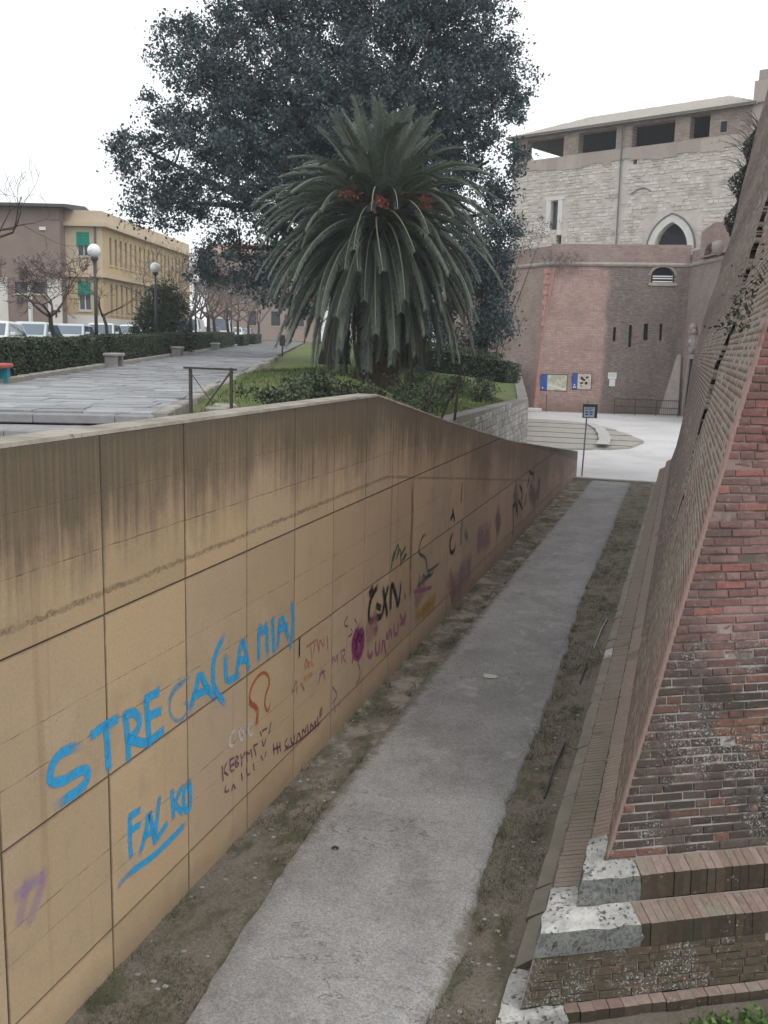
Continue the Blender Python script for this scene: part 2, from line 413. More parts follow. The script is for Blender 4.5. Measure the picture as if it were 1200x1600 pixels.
def make_far_brick(name, a, b, stain):
    t = NT(name, .95, .12)
    n = t.t.nodes.new('ShaderNodeTexBrick')
    t.set(n.inputs['Vector'], t.uv())
    n.inputs['Scale'].default_value = 1; n.inputs['Brick Width'].default_value = .42; n.inputs['Row Height'].default_value = .13
    n.inputs['Mortar Size'].default_value = .012; n.inputs['Bias'].default_value = 0
    t.set(n.inputs['Color1'], a); t.set(n.inputs['Color2'], b); t.set(n.inputs['Mortar'], (.31, .25, .225))
    c = n.outputs[0]
    u, v, _ = t.sep(t.uv())
    c = t.mix(t.m('MULTIPLY', t.ss(t.noise(.6, detail=6, rough=.7), .42, .66), .38), c, (.23, .15, .13))
    c = t.mix(t.m('MULTIPLY', t.ss(t.noise(1.0, t.map((1, 1, 3), loc=(9, 3, 0)), detail=6, rough=.75), .5, .68), .55), c, (.36, .27, .24))
    c = t.mix(t.m('MULTIPLY', t.ss(t.noise(2.0, t.map((1, 1, 2.4), loc=(5, 1, 7)), detail=5, rough=.8), .56, .66), .32), c, (.14, .10, .085))
    if stain:
        e = t.m('ADD', u, t.m('MULTIPLY', t.m('SUBTRACT', t.noise(.9, t.map((1, 1, .6)), detail=4), .5), .9))
        k = t.m('MULTIPLY', t.ss(e, 4.9, 5.4), t.ss(e, 11.4, 10.5))
        k = t.m('MULTIPLY', k, t.m('MULTIPLY_ADD', t.noise(.8, t.map((1.6, 1.6, .35)), detail=5), .55, .5))
        c = t.mix(t.m('MINIMUM', k, .92), c, t.mix(t.ss(t.noise(3, t.map((1, 1, 5)), detail=5), .4, .65), (.115, .104, .10), (.235, .21, .195)))
        c = t.mix(t.m('MULTIPLY', t.m('MULTIPLY', t.ss(e, 4.9, 5.4), t.ss(t.noise(1.3, t.map((1, 1, .5), loc=(2, 7, 5)), detail=6, rough=.75), .52, .66)), .5), c, (.31, .275, .255))
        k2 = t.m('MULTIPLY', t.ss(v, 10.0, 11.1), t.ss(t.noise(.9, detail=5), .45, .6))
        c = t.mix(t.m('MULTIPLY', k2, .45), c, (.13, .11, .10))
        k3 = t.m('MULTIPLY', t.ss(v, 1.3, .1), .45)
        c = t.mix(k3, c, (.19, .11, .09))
    c = t.mul(c, t.m('MULTIPLY_ADD', t.noise(5, detail=6, rough=.75), .7, .65))
    t.col(c); t.bump(t.m('ADD', t.m('MULTIPLY', n.outputs['Fac'], -.6), t.noise(7, detail=6, rough=.75)), .8, .09); return t.mat
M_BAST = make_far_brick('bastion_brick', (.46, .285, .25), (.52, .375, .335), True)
M_BAST2 = make_far_brick('parapet_brick', (.36, .265, .235), (.43, .335, .30), False)
M_LOGG = make_far_brick('loggia_brick', (.36, .295, .255), (.46, .395, .35), False)
M_FLANK = make_far_brick('flank_grey_brick', (.31, .265, .24), (.36, .31, .285), False)
M_QUOIN = simple('pink_brick_quoin', (.44, .24, .215), .95, .1, .3, 3)
M_CORD = simple('stone_cordon', (.36, .32, .295), .95, .1, .4, 2.5, grain=.4)
def make_rubble(name, c1, c2):
    t = NT(name, .95, .15)
    r = t.island()
    c = t.mix(r, c1, c2)
    c = t.mix(t.ss(t.noise(.7, detail=5), .5, .68), c, (.40, .375, .345))
    c = t.mix(t.ss(t.noise(2.4, t.map((1, 1, 1.5), loc=(6, 2, 3)), detail=4), .62, .74), c, (.29, .265, .245))
    c = t.mul(c, t.m('MULTIPLY_ADD', t.noise(9, detail=4), .5, .73))
    t.col(c); t.bump(t.noise(6, detail=4), .6, .04); return t.mat
M_RUB = make_rubble('pale_rubble_stone', (.52, .485, .435), (.73, .70, .65))
M_RUBM = simple('rubble_mortar', (.56, .525, .475), .95, .1, .35, 1.5, grain=.4)
M_KBRK = make_rubble('keep_brick_band', (.37, .315, .275), (.48, .42, .375))
M_WSTONE = simple('white_dressed_stone', (.66, .655, .63), .9, .2, .15, 2)
M_DARK = simple('dark_interior', (.035, .038, .046), .95, .05, .3)
M_GLASS = NT('dark_window_glass', .12, .5).col((.06, .075, .09)).mat
M_TILE = simple('grey_roof_tile', (.45, .425, .385), .95, .1, .35, 3, grain=.5)
M_ROOFW = simple('roof_underside_timber', (.13, .11, .10), .9, .1)
M_PIPE = simple('lead_downpipe', (.16, .15, .15), .6, .4)

def make_path():
    t = NT('worn_concrete_path', .93, .2)
    x, y, z = t.sep()
    n1 = t.noise(.8, detail=6, rough=.65); n2 = t.noise(55, detail=3); n3 = t.noise(5, detail=5)
    c = t.mix(t.ss(n1, .35, .65), (.315, .307, .302), (.23, .222, .22))
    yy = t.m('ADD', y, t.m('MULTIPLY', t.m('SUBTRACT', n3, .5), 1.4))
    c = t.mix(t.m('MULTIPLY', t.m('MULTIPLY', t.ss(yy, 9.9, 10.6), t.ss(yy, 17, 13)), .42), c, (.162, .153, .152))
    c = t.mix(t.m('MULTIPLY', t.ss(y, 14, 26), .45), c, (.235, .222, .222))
    c = t.mix(t.m('MULTIPLY', t.ss(n3, .55, .72), .3), c, (.165, .155, .155))
    c = t.mix(t.m('MULTIPLY', t.ss(t.noise(2.6, t.map((1, .6, 1), loc=(6, 2, 0)), detail=7, rough=.75), .54, .64), .4), c, (.36, .35, .345))
    c = t.mix(t.m('MULTIPLY', t.ss(t.noise(1.6, t.map((1, 1, 1), loc=(8, 8, 0)), detail=6), .6, .7), .5), c, (.37, .36, .355))
    c = t.mix(t.m('MULTIPLY', t.ss(t.noise(.9, t.map((1.3, .8, 1), loc=(1, 3, 0)), detail=6, rough=.7), .53, .62), .35), c, (.16, .148, .150))
    # pale spilled edge
    xe = t.m('ABSOLUTE', t.m('SUBTRACT', x, -2.3))
    c = t.mix(t.m('MULTIPLY', t.ss(t.m('ADD', xe, t.m('MULTIPLY', t.m('SUBTRACT', n3, .5), .5)), .66, .86), .4), c, (.36, .345, .33))
    c = t.mix(t.m('MULTIPLY', t.ss(t.m('ADD', xe, t.m('MULTIPLY', t.m('SUBTRACT', t.noise(6, detail=6, rough=.75), .5), .55)), .80, .92), .8), c, (.155, .14, .11))
    agg = t.vor(70, out='Color')
    g = t.sep(agg)[0]
    c = t.mul(c, t.m('MULTIPLY_ADD', g, .42, .79))
    c = t.mul(c, t.m('MULTIPLY_ADD', n2, .7, .65))
    cr = t.noise(1.3, t.map((1, 2.2, 1), loc=(.3, 1.8, 0)), detail=6, rough=.6)
    ck = t.ss(t.m('ABSOLUTE', t.m('SUBTRACT', cr, .5)), .007, .002)
    ck = t.m('MULTIPLY', ck, t.ss(t.noise(.6, t.map((1, 1, 1), loc=(4, 1, 0))), .5, .56))
    c = t.mix(t.m('MULTIPLY', ck, .7), c, (.08, .075, .07))
    t.col(c); t.bump(t.m('SUBTRACT', t.m('ADD', n2, t.m('MULTIPLY', g, .6)), ck), .6, .006); return t.mat
M_PATH = make_path()
def make_soil():
    t = NT('mossy_soil', .97, .1)
    x, y, z = t.sep()
    n1 = t.noise(2.2, detail=6, rough=.65); n2 = t.noise(38, detail=4, rough=.7); n3 = t.noise(.7, t.map((1, .7, 1), loc=(3, 1, 0)), detail=5)
    c = t.mix(t.ss(n2, .3, .7), (.145, .128, .104), (.25, .22, .182))
    sandy = t.m('MULTIPLY', t.ss(n1, .45, .62), t.ss(t.m('ADD', y, t.m('MULTIPLY', n3, 6)), 9.6, 13))
    sandy = t.m('MULTIPLY', sandy, t.ss(x, -2.2, -2.6))
    c = t.mix(t.m('MULTIPLY', sandy, .9), c, (.36, .32, .27))
    moss = t.m('MULTIPLY', t.ss(t.noise(3.1, t.map((1, .6, 1), loc=(7, 3, 0)), detail=6, rough=.7), .47, .60), .75)
    c = t.mix(moss, c, t.mix(n2, (.075, .082, .045), (.13, .13, .08)))
    c = t.mix(t.m('MULTIPLY', t.ss(x, -1.05, -.93), .5), c, (.21, .175, .145))
    c = t.mul(c, t.m('MULTIPLY_ADD', t.noise(120, detail=2), .8, .6))
    t.col(c); t.bump(t.m('ADD', n2, t.noise(110, detail=2)), .9, .02); return t.mat
M_SOIL = make_soil()
def make_gravel():
    t = NT('white_gravel', .95, .15)
    n1 = t.noise(.35, detail=6, rough=.6)
    c = t.mix(t.ss(n1, .35, .7), (.56, .55, .55), (.47, .46, .465))
    c = t.mix(t.m('MULTIPLY', t.ss(t.noise(1.0, t.map((1, .35, 1), loc=(2, 5, 0)), detail=5), .62, .72), .4), c, (.34, .32, .31))
    c = t.mul(c, t.m('MULTIPLY_ADD', t.noise(25, detail=4), .3, .85))
    t.col(c); t.bump(t.noise(60, detail=3), .5, .01); return t.mat
M_GRAV = make_gravel()
def make_grassland():
    t = NT('thin_winter_grass', .95, .15)
    n = t.noise(.9, detail=6); f = t.noise(20, detail=4)
    c = t.mix(t.ss(n, .35, .65), (.085, .135, .035), (.135, .145, .062))
    c = t.mix(t.m('MULTIPLY', t.ss(t.noise(.5, t.map((1, 1, 1), loc=(4, 4, 4)), detail=5), .52, .62), .7), c, (.17, .14, .095))
    t.col(t.mul(c, t.m('MULTIPLY_ADD', f, .9, .55))); t.bump(f, .8, .04); return t.mat
M_LAND = make_grassland()
M_GROUND = simple('far_ground', (.16, .15, .11), .95, .1, .4, .05)
M_ASPH = simple('street_asphalt', (.07, .07, .072), .9, .2, .3, 2)
def make_slab():
    t = NT('grey_paving_stone', .85, .3)
    r = t.orand(); isl = t.island()
    rr = t.m('FRACT', t.m('ADD', t.m('MULTIPLY', r, 1.0), t.m('MULTIPLY', isl, 5.3)))
    c = t.mix(rr, (.235, .24, .25), (.37, .375, .39))
    c = t.mix(t.m('MULTIPLY', t.ss(t.noise(1.1, detail=6), .5, .66), .5), c, (.17, .165, .165))
    c = t.mul(c, t.m('MULTIPLY_ADD', t.noise(14, detail=4), .5, .75))
    t.col(c); t.bump(t.noise(20, detail=3), .3, .01); return t.mat
M_SLAB = make_slab()
M_SLABJ = simple('paving_joint', (.17, .165, .16), .95, .1, .3)
M_GRANITE = simple('granite_step', (.27, .265, .27), .9, .2, .4, 4, grain=.4)
M_KERB = simple('concrete_kerb', (.33, .315, .285), .95, .15, .3, 3, grain=.4)
M_MASON = make_rubble('grey_masonry_stone', (.20, .19, .18), (.33, .315, .30))
M_MASONM = simple('masonry_mortar', (.21, .20, .19), .95, .1, .4, 2)

def leafmat(name, a, b, rough=.55, spec=.35, trans=0):
    t = NT(name, rough, spec)
    r = t.island()
    c = t.mix(r, a, b)
    c = t.mul(c, t.m('MULTIPLY_ADD', t.noise(1.1, detail=3), .7, .65))
    t.col(c); return t.mat
M_OAK = leafmat('holm_oak_leaf', (.045, .070, .076), (.100, .134, .138), .7, .15)
M_SHRUB = leafmat('shrub_leaf', (.030, .044, .024), (.070, .088, .045), .6, .35)
M_HEDGE = leafmat('hedge_leaf', (.046, .060, .038), (.092, .110, .066), .6, .3)
M_CORE = simple('foliage_core', (.016, .020, .014), .95, .05)
M_GRASS = leafmat('grass_blade', (.055, .075, .022), (.13, .15, .06), .7, .2)
M_GRASSB = leafmat('bright_grass_blade', (.06, .13, .02), (.12, .21, .05), .6, .25)
M_DRY = leafmat('dry_litter', (.13, .10, .07), (.48, .45, .38), .8, .2)
M_BARK = simple('dark_bark', (.055, .047, .042), .95, .1, .4, 6, grain=.7)
M_TWIG = simple('bare_twig', (.085, .066, .066), .9, .1, .3, 4)
M_TWIG2 = simple('brown_twig', (.15, .12, .11), .9, .1, .3, 4)
def make_frond():
    t = NT('palm_leaflet', .5, .4)
    r = t.orand()
    c = t.mix(r, (.095, .120, .098), (.175, .202, .168))
    t.col(t.mul(c, t.m('MULTIPLY_ADD', t.island(), .5, .72))); return t.mat
M_FROND = make_frond()
M_FROND2 = leafmat('old_palm_leaflet', (.07, .068, .05), (.13, .115, .085), .7, .2)
M_RACH = simple('palm_midrib', (.19, .20, .145), .6, .3)
M_FRUIT = leafmat('orange_palm_fruit', (.40, .12, .075), (.55, .22, .15), .5, .3)
M_TRUNK = simple('palm_trunk_fibre', (.10, .075, .055), .95, .1, .5, 8, grain=.9)
M_METAL = simple('dark_painted_metal', (.045, .047, .052), .5, .5, .2)
M_RUST = simple('dull_iron', (.075, .065, .06), .75, .3, .35)
M_GALV = simple('galvanised_steel', (.25, .29, .33), .45, .5, .2, metal=.3)
M_WHITE = simple('white_paint', (.74, .745, .74), .6, .3, .08)
M_BLUE = simple('blue_sign_print', (.03, .095, .40), .5, .4, .1)
M_BLACK = simple('black_plastic', (.02, .02, .022), .5, .4)
M_OPAL = NT('opal_globe', .25, .5).col((.80, .82, .82)).mat
M_RED = simple('red_bench_paint', (.50, .13, .12), .6, .3, .15)
M_TEAL = simple('teal_bench_paint', (.03, .27, .34), .6, .3, .15)
# ================================================================== GROUND
U = np.array([-.35495563, .93488315]); Wd = np.array([.93488315, .35495563]); P0 = np.array([-9.34344692, 13.17483])
def PS(s, t, dz=0.0):      # along / across the upper path, on its gentle slope
    q = P0+U*s+Wd*t
    return Vector((q[0], q[1], 3.5+.014*min(s, 130)+dz))
def hp(x, y): 
    return 3.5+.014*min((x-P0[0])*U[0]+(y-P0[1])*U[1], 130)

b = MB(); R = 900
b.poly([(-R, -R, -.06), (R, -R, -.06), (R, R, -.06), (-R, R, -.06)])
tag(b.build('ground', M_GROUND), 'flat ground reaching out to the horizon', 'ground', kind='structure')

def rough_sheet(xl, xr, ys, zf, nx):
    V = []; F = []
    for i, y in enumerate(ys):
        a, c = xl(y), xr(y)
        for j in range(nx):
            x = a+(c-a)*j/(nx-1); V.append((x, y, zf(x, y)))
    for i in range(len(ys)-1):
        for j in range(nx-1):
            k = i*nx+j; F.append((k, k+1, k+nx+1, k+nx))
    return V, F
def vnoise(x, y, f, seed=0):
    s = math.sin(x*f*1.7+seed*1.3)*math.sin(y*f*1.3+seed*2.1)+.5*math.sin(x*f*3.9+y*f*2.7+seed)*math.sin(y*f*4.3-x*f*1.1+seed*.7)+.25*math.sin(x*f*9.1-y*f*7.3+seed*3)
    return s/1.75
ys = list(np.arange(1.5, 36.25, .16))
def soil_z(x, y): return .015+.02*vnoise(x, y, 2.1, 3)+.012*vnoise(x, y, 7, 5)+(.03 if x > -1.3 else 0)
V, F = rough_sheet(lambda y: -3.84, lambda y: -.78, ys, soil_z, 40)
tag(np_mesh('soil_strip', V, F, M_SOIL, smooth=True), 'bare mossy soil along the foot of both walls', 'soil', kind='structure')
# grassy patch in front of the near brick face
V, F = rough_sheet(lambda y: -.95, lambda y: 6, list(np.arange(1.5, 9.2, .2)), lambda x, y: .01+.02*vnoise(x, y, 3, 1), 30)
tag(np_mesh('soil_patch', V, F, M_SOIL, smooth=True), 'mossy soil in front of the near brick face', 'soil', kind='structure')

# concrete path with frayed edges
def pl_left(y): return np.interp(y, [0, 5.3, 6.7, 9.1, 12, 18, 24, 36], [-2.95, -2.98, -3.11, -3.22, -3.24, -3.22, -3.16, -3.06])
def pl_right(y): return np.interp(y, [0, 6, 6.8, 7.8, 10, 12.7, 18, 25, 36], [-1.42, -1.42, -1.40, -1.46, -1.52, -1.50, -1.67, -1.68, -1.76])
ys = list(np.arange(1.5, 35.4, .09)); n = len(ys)
b = MB(); rw = np.random.default_rng(5)
j1 = np.convolve(rw.normal(size=n+6), np.ones(2)/2, 'same')[:n]*.014; j2 = np.convolve(rw.normal(size=n+6), np.ones(5)/5, 'same')[:n]*.035
V = []; F = []; nx = 9
for i, y in enumerate(ys):
    a, c = pl_left(y)+j1[i]+.008*vnoise(1, y, 1.1, 2), pl_right(y)+j2[i]+.014*vnoise(4, y, 1.3, 4)
    V.append((a-.03, y, .0))
    for j in range(nx):
        V.append((a+(c-a)*j/(nx-1), y, .055+.008*vnoise(j*.3, y, 1.5, 1)))
    V.append((c+.03, y, .0))
m_ = nx+2
for i in range(n-1):
    for j in range(m_-1):
        k = i*m_+j; F.append((k, k+1, k+m_+1, k+m_))
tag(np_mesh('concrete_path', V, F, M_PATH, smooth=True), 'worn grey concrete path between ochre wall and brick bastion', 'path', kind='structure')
# low kerb where the path meets the forecourt
b = MB(); b.box((-2.35, 35.5, .05), (3.0, .2, .16), ch=.02)
tag(b.build('path_kerb', M_KERB), 'low worn kerb across the far end of the concrete path', 'kerb', kind='structure')
# forecourt
V, F = rough_sheet(lambda y: -30 if y > 47 else -7.9, lambda y: 14, [35.6]+list(np.arange(36, 83, 1.0)), lambda x, y: -.0+.035*vnoise(x, y, .35, 2)*min(1, (y-35.6)/4)+.0, 45)
tag(np_mesh('forecourt', V, F, M_GRAV, smooth=True), 'pale gravel forecourt before the castle gate', 'forecourt', kind='structure')
# stepped paved patch on the forecourt
fp = thing('stone_paving', 'grey stepped stone paving set like a tongue in the pale gravel', 'paving', (-6, 53, 0))
def patch_l(y): return np.interp(y, [46, 47.5, 62.7], [-7.6, -8.2, -11.2])
def patch_r(y): return np.interp(y, [46.1, 47.2, 48.3, 51.8, 54.5, 58, 61, 62.7], [-5.6, -3.9, -2.5, -2.0, -2.85, -4.1, -5.5, -8.3])
rows = [46.1, 48.6, 51.2, 54, 57, 60, 62.7]
for i in range(6):
    y0, y1 = rows[i]+.12, rows[i+1]; pts = []
    for q in np.linspace(y0, y1, 8): pts.append((patch_r(q), q))
    for q in np.linspace(y1, y0, 8): pts.append((patch_l(q), q))
    z = .10+.03*i
    b = MB(); b.loft([[(x, y, .0) for x, y in pts], [(x, y, z) for x, y in pts]])
    b.build('paving_tread', M_KERB, fp)
# sandy track across the patch
b = MB()
tr_ = [(-5.6, 60.5), (-4.75, 57), (-4.3, 54), (-3.9, 50.5), (-3.75, 47.2)]
for (x0, y0), (x1, y1) in zip(tr_[:-1], tr_[1:]):
    zz = .285
    b.poly([(x0-.28, y0, zz), (x0+.28, y0, zz), (x1+.34, y1, zz), (x1-.34, y1, zz)])
b.build('gravel_track', simple('sandy_track', (.42, .405, .385), .95, .1, .3, 3), fp)

# ---- upper terrace
def xr_(y):
    if y < 25.6: return -4.06
    return float(np.interp(y, [25.6, 26, 47.1, 73, 78, 90, 140], [-4.06, -6.45, -7.95, -12.9, -14, -26, -40]))
def rb(y):
    return float(np.interp(y, [0, 11.5, 13.3, 15.2, 22, 25.6, 26, 47, 66, 84, 200], [3.16, 3.25, 3.55, 3.4, 2.5, 2.1, 2.6, 2.2, 3.2, 3.9, 5.5]))
def terr(x, y):
    s = (x-P0[0])*U[0]+(y-P0[1])*U[1]; t = (x-P0[0])*Wd[0]+(y-P0[1])*Wd[1]
    base = hp(x, y)-.04
    if t > 1.2:
        bump = .42*math.exp(-(((x+9.2)/4.5)**2+((y-29)/9)**2))
        base = base-.12+bump+.05*vnoise(x, y, .8, 1)
    k = min(1, max(0, (xr_(y)-x)/5.5)); k = k*k*(3-2*k)
    z = rb(y)*(1-k)+base*k
    if s < .15 and t < 3.5: z = 3.16
    elif s < 1.2 and t < 1.2: z = 3.42
    return z
ysT = list(np.arange(2, 12, 1.0))+list(np.arange(12, 52, .45))+list(np.arange(52, 110, 2))+list(np.arange(110, 420, 20))
us = np.concatenate([np.linspace(0, 9, 28), np.linspace(9.6, 24, 28), np.linspace(26, 70, 16), np.linspace(80, 420, 12)])
V = []; F = []; nx = len(us)
for y in ysT:
    for u_ in us: 
        x = xr_(y)-u_; V.append((x, y, terr(x, y)))
for i in range(len(ysT)-1):
    for j in range(nx-1):
        k = i*nx+j; F.append((k, k+1, k+nx+1, k+nx))
tag(np_mesh('terrace_ground', V, F, M_LAND, smooth=True), 'grassy raised terrace with a low mound round the palm', 'terrain', kind='structure')
# bank behind the falling end of the concrete wall
V = []; F = []
yb = list(np.arange(24.5, 37, 1.0))
for y in yb:
    for k in range(4):
        x = -4.06+(xr_(max(y, 26.0))+.35+4.06)*k/3 if y > 25 else -4.06-2.4*k/3
        V.append((x, y, wall_top(y)-.25-.12*k+.05*vnoise(x, y, 1.5)))
for i in range(len(yb)-1):
    for j in range(3):
        k = i*4+j; F.append((k, k+1, k+5, k+4))
tag(np_mesh('soil_bank', V, F, M_LAND, smooth=True), 'earth bank between the concrete wall and the masonry wall', 'terrain', kind='structure')
# street beyond the hedges
b = MB()
for s in range(-20, 200, 10):
    b.poly([PS(s, -16, .02), PS(s, -5.9, .02), PS(s+10, -5.9, .02), PS(s+10, -16, .02)])
tag(b.build('street', M_ASPH), 'asphalt street with parked cars beyond the hedges', 'street', kind='structure')

# ---- upper path of paving stones
up = thing('paved_walk', 'broad walk of grey paving stones beside the hedges', 'path', tuple(PS(0, 0)), kind='structure')
b = MB()
def wl(s): return -3.4 if s > 7.6 else -12
for s0, s1 in [(0.2, 7.6)]+[(7.6+6*i, 13.6+6*i) for i in range(16)]:
    b.poly([PS(s0, wl(s0+.1), .0), PS(s0, 1.25, .0), PS(s1, 1.25, .0), PS(s1, wl(s0+.1), .0)])
b.build('paving_bed', M_SLABJ, up)
cnt = 0; far = MB(); s = .24; row = 0
slab_cache = {}
while s < 60:
    dpt = random.choice([.42, .5, .56]); t = wl(s+dpt)+random.uniform(0, .3)
    while t < 1.18:
        ln = random.choice([.6, .8, 1.0, 1.15]); ln = min(ln, 1.2-t)
        if ln > .15:
            c = PS(s+dpt/2, t+ln/2, .004+random.uniform(0, .014))
            near = s < 9.5 and t > -7.2
            if near and cnt < 290:
                key = (round(ln, 1), dpt, random.randint(0, 1))
                if key not in slab_cache:
                    q = MB(); q.box((0, 0, 0), (key[0]-.018, dpt-.018, .05), ch=.008); slab_cache[key] = q.mesh('paving_slab', M_SLAB)
                o = link('paving_slab', slab_cache[key], up); o.location = c-Vector(LOC[up.name])
                o.rotation_euler = (random.gauss(0, .005), random.gauss(0, .005), math.atan2(Wd[1], Wd[0]))
                o.scale = (ln/key[0], 1, 1); cnt += 1
            else:
                far.box(c, (ln-.018, dpt-.018, .05), ax=((Wd[0], Wd[1], 0), (U[0], U[1], 0), (0, 0, 1)))
        t += ln
    s += dpt
tag(far.build('paving_slabs_beyond', M_SLAB, up), kind='stuff')
# granite steps down towards the concrete wall
st_ = thing('stone_steps', 'two shallow granite steps at the near end of the paved walk', 'steps', tuple(PS(0, -3)))
for k, (s, z0, z1) in enumerate(((0.0, 3.355, 3.505), (-1.15, 3.2, 3.345))):
    t = -13.0; 
    while t < 1.2:
        ln = random.uniform(1.2, 1.8); e = min(t+ln, 1.28)
        c = (PS(s+.16, (t+e)/2)); b = MB()
        b.box((c.x, c.y, (z0+z1)/2), (e-t-.012, .34, z1-z0), ax=((Wd[0], Wd[1], 0), (U[0], U[1], 0), (0, 0, 1)), ch=.018)
        b.build('step_block', M_GRANITE, st_); t += ln
    # tread slab behind
    b = MB(); zt = z1-.012
    if k == 1:
        b.loft([[(*(P0+U*a+Wd*t_)[:2], zq) for a, t_ in ((-.95, -13), (-.95, 1.25), (-.02, 1.25), (-.02, -13))] for zq in (zt-.1, zt)])
        b.build('tread', M_GRANITE, st_)
b = MB(); b.loft([[(*(P0+U*a+Wd*t_)[:2], zq) for a, t_ in ((-4.2, -13), (-4.2, 3.4), (-1.2, 2.2), (-1.2, -13))] for zq in (3.1, 3.19)])
b.build('lower_tread', M_GRANITE, st_)
# low stone edging wall on the right of the walk
ew = thing('stone_edging', 'low broken stone edging along the grass side of the walk', 'kerb', tuple(PS(4, 1.35)))
s = .1
while s < 34:
    ln = random.uniform(.5, 1.0); a = PS(s+ln/2, 1.36+.06*math.sin(s*.8)+random.gauss(0, .02)); hh = random.uniform(.36, .46)
    if random.random() < .9 or s > 7:
        b = MB(); b.box((a.x, a.y, a.z-hh/2+.07+random.uniform(-.03, .03)), (.24, ln-.03, hh), ax=((Wd[0], Wd[1], 0), (U[0], U[1], 0), (0, 0, 1)), ch=.03)
        b.build('edging_stone', M_MASON if random.random() < .5 else M_KERB, ew)
    s += ln
# rubble at the bottom of the railing
for i in range(5):
    a = PS(random.uniform(1.2, 3.4), random.uniform(1.7, 2.3)); b = MB(); sz = random.uniform(.15, .4)
    b.box((a.x, a.y, 3.38), (sz, sz*.7, .3), ax=((.8, .6, 0), (-.6, .8, 0), (0, 0, 1)), ch=.04)
    b.build('edging_stone', M_KERB, ew)

# ================================================================== CONCRETE WALL
cw = thing('retaining_wall', 'long ochre board marked concrete wall covered in graffiti', 'wall', (-3.8, 12, 0))
WX = -3.8
prof = [1.0]+[y for y in (11.85, 13.3, 15.25, 22)]+[36.5]
b = MB()
b.loft([[(WX-.03, y, -.3), (WX-.03, y, wall_top(y)-.012), (WX-.285, y, wall_top(y)-.012), (WX-.285, y, -.3)] for y in prof])
b.build('wall_core', M_JOINT, cw)
b = MB()
b.loft([[(WX+.004, y, wall_top(y)-.012), (WX-.004, y, wall_top(y)+.014), (WX-.28, y, wall_top(y)+.016), (WX-.292, y, wall_top(y)-.012)] for y in np.concatenate([np.linspace(1, 11.85, 20), np.linspace(12.2, 36.5, 30)])])
b.build('coping', M_COPE, cw)
levels = [0, .37, 1.58, 2.79, 9]
k = -3
while 4.5+1.15*k < 36.4:
    ya, yb_ = 4.5+1.15*k+.008, min(4.5+1.15*(k+1)-.008, 36.5)
    for r in range(4):
        z0 = levels[r]+.005 if r else -.05
        def tp(y): return min(levels[r+1]-.005, wall_top(y)-.013)
        if max(tp(ya), tp(yb_)) < z0+.03: continue
        yy = sorted(set([ya, yb_]+[q for q in (11.85, 13.3, 15.25, 22) if ya < q < yb_]+[ya+(yb_-ya)*f for f in (.25, .5, .75)]))
        out = [(ya, z0), (yb_, z0)]+[(y, max(tp(y), z0+.002)) for y in reversed(yy)]
        cy, cz = (ya+yb_)/2, (z0+tp((ya+yb_)/2))/2
        ch = .006
        def ins(y, z): return (y+ch*(1 if y < cy-.3 else -1 if y > cy+.3 else 0), z+ch*(1 if z < cz else -1))
        dx = random.uniform(0, .004)
        b = MB(); b.loft([[(WX-.05, y, z) for y, z in out], [(WX-ch+dx, y, z) for y, z in out], [(WX+dx, *ins(y, z)) for y, z in out]])
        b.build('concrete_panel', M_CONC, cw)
    k += 1
b = MB(); b.loft([[(WX+.003, y, z) for y, z in ((36.5, -.05), (36.56, -.05), (36.56, wall_top(36.5)), (36.5, wall_top(36.5)))], [(WX-.285, y, z) for y, z in ((36.5, -.05), (36.56, -.05), (36.56, wall_top(36.5)), (36.5, wall_top(36.5)))]])
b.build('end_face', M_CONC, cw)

# graffiti: sprayed strokes as thin ribbons lying on the panels
GCOL = dict(blue=(.03, .37, .72, .96), bluefaint=(.06, .33, .58, .55), violet=(.36, .26, .48, .42), orange=(.42, .10, .03, .8), white=(.62, .60, .57, .8), purple=(.13, .05, .10, .85),
  red=(.40, .13, .11, .7), orangefaint=(.58, .25, .09, .58), violetdark=(.26, .12, .20, .75), slate=(.05, .08, .10, .8), magenta=(.26, .02, .17, .92), magentafaint=(.36, .10, .22, .8), black=(.012, .01, .014, .95),
  green=(.015, .12, .075, .85), teal=(.10, .17, .20, .59), violetpale=(.36, .23, .30, .59), pinkpale=(.40, .20, .22, .55), yellow=(.50, .30, .06, .59), greypurple=(.17, .13, .15, .59), rust=(.22, .10, .05, .59))
def spray(name, c):
    t = NT('spray_'+name, .75, .25); t.col(c[:3])
    u, v, _ = t.sep(t.uv())
    e = t.m('ABSOLUTE', t.m('SUBTRACT', v, .5))
    soft = c[3] < .6
    n = t.noise(30, detail=4)
    k = t.ss(t.m('ADD', e, t.m('MULTIPLY', t.m('SUBTRACT', n, .5), .28)), .5, .14 if soft else .30)
    ends = t.ss(t.m('MINIMUM', u, t.m('SUBTRACT', 1, u)), 0, .12)
    k = t.m('MULTIPLY', k, t.m('MULTIPLY_ADD', ends, .9, .1))
    k = t.m('MULTIPLY', k, t.m('MULTIPLY_ADD', t.ss(t.noise(14, t.map((1, 1, 1), loc=(3, 2, 1)), detail=5, rough=.7), .3, .62), .45, .55))
    if soft: k = t.m('MULTIPLY', k, t.ss(t.noise(3.5, detail=4), .2, .48))
    t.alpha(t.m('MULTIPLY', k, c[3])); return t.mat
GM = {k_: spray(k_, c) for k_, c in GCOL.items()}
def smooth_line(p, it=2):
    p = [np.array(q, float) for q in p]
    for _ in range(it):
        if len(p) < 3: break
        q = [p[0]]
        for a, c in zip(p[:-1], p[1:]): q += [a*.75+c*.25, a*.25+c*.75]
        p = q+[p[-1]]
    return p
